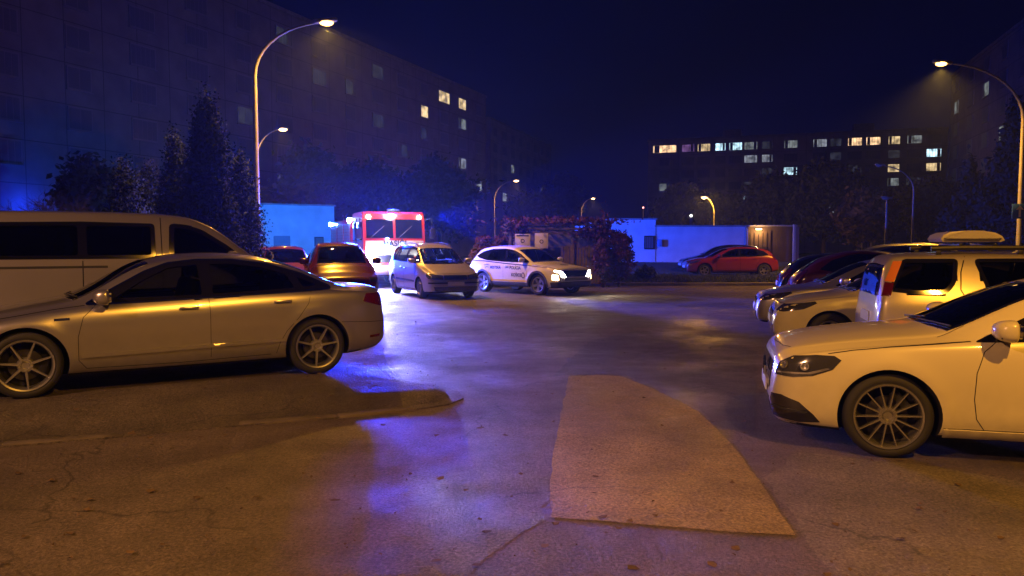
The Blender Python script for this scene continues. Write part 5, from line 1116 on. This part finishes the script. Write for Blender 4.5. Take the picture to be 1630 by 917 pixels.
# bare tree at the left edge
t_ = empty('bare_tree', (X(95, 30), 30, 0), 0, label='bare leafless tree silhouetted on the blue wall at the left edge', cat='tree'); b = MB()
def branch(p, d, L, r, lv):
    e = p+d*L; mdl = p+d*L*.5+Vector((rng.normal(), rng.normal(), rng.normal()))*L*.06; b.tube([p, mdl, e], [r, r*.8, r*.55], 5, False)
    if lv:
        for q in range(3+(lv > 2)):
            nd = (d+Vector((rng.normal()*.62, rng.normal()*.5, rng.normal()*.35+.05))).normalized(); branch(p+d*L*rng.uniform(.5, 1), nd, L*rng.uniform(.55, .8), r*.5, lv-1)
branch(Vector((0, 0, 0)), Vector((-.25, 0, 1)).normalized(), 1.9, .13, 5); b.build('trunk', M_BARK, t_, 60)
# trees before the flats
for (px, top, rpx, Y, lab, mm) in ((1085, 292, 42, 100, 'dark tree in front of the left end of the long block of flats', M_LF), (1150, 305, 38, 95, 'dark tree behind the long low white wall', M_LF), (1225, 278, 52, 92, 'broad dark tree in front of the middle of the block of flats', M_LF), (1310, 262, 58, 88, 'largest dark tree in front of the middle of the block of flats', M_LF), (1380, 300, 40, 75, 'dark tree left of the unlit curved lamp', M_LFO), (1475, 285, 48, 80, 'dark tree right of the unlit curved lamp', M_LF),
      (895, 275, 36, 130, 'tall dark tree behind the right end of the creeper shelter', M_LF), (600, 262, 60, 70, 'dark tree rising behind the fire engine cab', M_LF), (700, 250, 62, 75, 'dark tree behind the silver people carrier', M_LF), (845, 300, 40, 95, 'dark tree between the two far lit lamps', M_LF), (500, 235, 55, 60, 'dark tree above the turquoise-lit building', M_LF), (152, 240, 50, 42, 'dark leafy tree between the bare tree and the conifers', M_LF)):
    h = EYE+(HOR-top)/FPX*Y; tree(X(px, Y), Y, h, rpx/FPX*Y, lab, n=9000, size=.30 if Y > 50 else .2, m=mm, low=.22)
h = EYE+(HOR-150)/FPX*46; conifer(X(1608, 46), 46, h, 66/FPX*46, 'very tall dark conifer at the right edge beside the lamp pole', n=15000, size=.2)
conifer(X(1540, 50), 50, EYE+(HOR-250)/FPX*50, 45/FPX*50, 'shorter dark conifer left of the very tall one at the right edge', n=9000, size=.18)
# ------------------------------------------------------------------ CREEPER SHELTER
M_WOOD = mat('weathered_wood', (.16, .12, .09), .85, var=.3, vscale=5)
Ys = 31.0; x0, x1 = X(812, Ys), X(962, Ys)
st = empty('bin_shelter', ((x0+x1)/2, Ys, 0), R_(-4), label='timber bin shelter overgrown with red creeper, behind the police car', cat='shelter'); hw_ = (x1-x0)/2
zt = EYE+(HOR-358)/FPX*Ys
for i in range(4):
    for yy in (0, 2.6):
        b = MB(); b.box((-hw_+i*2*hw_/3, yy, zt/2), (.12, .12, zt), .01); b.build('post', M_WOOD, st)
b = MB()
for k, z in enumerate((zt, zt-.16, zt-.34)): b.box((0, -.09, z), (2*hw_+.5, .06, .09), .008, seg=1)
b.build('fascia_board', M_WOOD, st)
b = MB()
for i in range(11): b.box((-hw_+i*2*hw_/10, 1.3, zt+.10), (.07, 3.1, .10), .008, seg=1)
b.build('roof_beam', M_WOOD, st)
b = MB()
for i in range(15): b.box((hw_*.1+i*hw_*.9/14, .02, .85), (.10, .03, 1.5), .004, seg=1)
b.box((hw_*.55, .05, 1.5), (hw_*.95, .04, .08)); b.box((hw_*.55, .05, .4), (hw_*.95, .04, .08)); b.build('slat_screen', M_WOOD, st)
b = MB(); b.box((0, 2.66, zt/2-.1), (2*hw_, .05, zt-.2)); b.build('back_wall', M_WOOD, st, None)
cs = []
for (cx, cz, rx, rz, n) in ((0, zt+.16, hw_*1.0, .10, 2600), (-hw_*.85, zt-.1, .35, .3, 900), (hw_*.75, zt-.30, hw_*.3, .2, 1100), (hw_*.97, zt-.9, .25, .9, 1800)):
    cs.append(np.stack([rng.normal(cx, rx*.55, n), rng.normal(.6 if cz > zt else -.1, .7 if cz > zt else .12, n), rng.normal(cz, rz*.6, n)], 1))
leafmesh('creeper', np.concatenate(cs), .075, M_CRP, st)
for (px, top, bot_, w, lab) in ((832, 374, 391, 24, 'white notice board with a header strip, left of two on the shelter'), (862, 373, 394, 21, 'white notice board, right of the two on the shelter')):
    nb = empty('notice_board', (X(px, Ys-.4), Ys-.30, 0), R_(-4), label=lab, cat='notice board'); zc = EYE+(HOR-(top+bot_)/2)/FPX*Ys; hh = (bot_-top)/FPX*Ys*1.15; w_ = w/FPX*Ys
    b = MB(); b.box((0, 0, zc), (w_, .04, hh), .006); b.build('board', mat('notice_white', (.70, .66, .60), .5), nb)
    b = MB(); b.lathe([(-.024, .05), (-.028, .055), (-.028, .075), (-.024, .08)], 20, 'Y', (0, 0, zc-.03))
    if px == 832: b.box((0, -.024, zc+hh*.36), (w_*.8, .006, .05))
    b.build('printed_mark', M_INK, nb); b = MB(); b.box((0, .06, zc), (.06, .08, hh*.8)); b.box((0, .12, zc/2), (.06, .05, zc)); b.build('board_post', M_WOOD, nb)
# bins in the shelter
for i, (bx_, col) in enumerate(((-.2, (.10, .10, .11)), (1.0, (.02, .08, .25)))):
    r_ = empty('waste_container', ((x0+x1)/2+bx_*hw_*.6, Ys+1.2, 0), 0, label=('dark', 'blue')[i]+' wheeled waste container standing inside the creeper shelter', cat='waste container')
    b = MB(); b.prism([(-.6, -.45), (.6, -.45), (.6, .45), (-.6, .45)], .18, 1.1); b.build('bin', mat('bin_%d' % i, col, .5), r_); b = MB(); b.tube([(-.64, 0, 1.12), (.64, 0, 1.12)], .44, 16); b.build('lid', mat('bin_%d' % i, col, .5), r_)
for (px, top, rpx, Y, lab) in ((772, 368, 22, 30.5, 'round red-leaved bush left of the shelter, behind the police car'), (798, 360, 15, 31.5, 'second red-leaved bush touching the left end of the shelter'), (985, 362, 24, 30.8, 'large dark red bush at the right end of the shelter'), (960, 374, 15, 30.4, 'dark red bush between the shelter screen and the large right bush')):
    h = EYE+(HOR-top)/FPX*Y; tree(X(px, Y), Y, h, rpx/FPX*Y, lab, n=9000, size=.06, m=M_CRP, cat='bush', name='bush', low=.0)
tree(X(1030, 34), 34, .75, .5, 'small tuft of bush in the lawn right of the large dark red bush', n=1500, size=.06, m=M_LF, cat='bush', name='bush', low=0)
# small lit things of the distance
for (px, py, Y, lab) in ((1023, 332, 90, 'tiny red lit marker lamp on a thin mast left of the block of flats'),):
    r_ = empty('marker_lamp', (X(px, Y), Y, 0), 0, label=lab, cat='lamp'); zc = EYE+(HOR-py)/FPX*Y; b = MB(); b.tube([(0, 0, 0), (0, 0, zc)], .05, 6); b.build('mast', M_STEEL, r_); ball('lens', (0, 0, zc+.08), .10, emis('red_marker_lit', (1, .3, .25), 6), r_)
for (px, lab) in ((1099, 'short lit bollard lamp behind the left part of the low white wall'),):
    Y = 62; r_ = empty('bollard_lamp', (X(px, Y), Y, 0), 0, label=lab, cat='lamp'); zc = EYE+(HOR-346)/FPX*Y; b = MB(); b.tube([(0, 0, 0), (0, 0, zc)], .12, 8); b.build('mast', M_STEEL, r_); ball('lens', (0, 0, zc+.12), .12, emis('bollard_lit', (.9, .9, .8), 3), r_)
for i, px in enumerate((1376, 1391)):
    Y = 58; b = MB(); b.box((0, 0, .9), (.5, .3, 1.9), .02); o = b.build('utility_cabinet', M_FAC2); o.location = (X(px, Y), Y, 0); tag(o, ('left', 'right')[i]+' one of two pale cabinets far behind the parked cars, below the thin lamp post', 'cabinet')
# ------------------------------------------------------------------ HAZE
if HAZE_D > 0:
    b = MB(); b.box((0, 85, 20), (220, 250, 42)); hz = b.build('haze', [], None, None)
    m = bpy.data.materials.new('blue_glow_haze'); m.use_nodes = True; n, l = nodes_of(m); n.remove(n['Principled BSDF'])
    v = n.new('ShaderNodeVolumePrincipled'); v.inputs['Color'].default_value = (.36, .50, 1, 1); v.inputs['Density'].default_value = HAZE_D; v.inputs['Anisotropy'].default_value = .5  # air volume added to spread the blue glow; its tint holds back the orange
    l.new(v.outputs[0], n['Material Output'].inputs['Volume']); hz.data.materials.append(m); tag(hz, 'thin haze added over the whole car park, tinted blue for the lamp glow', 'haze', kind='stuff')
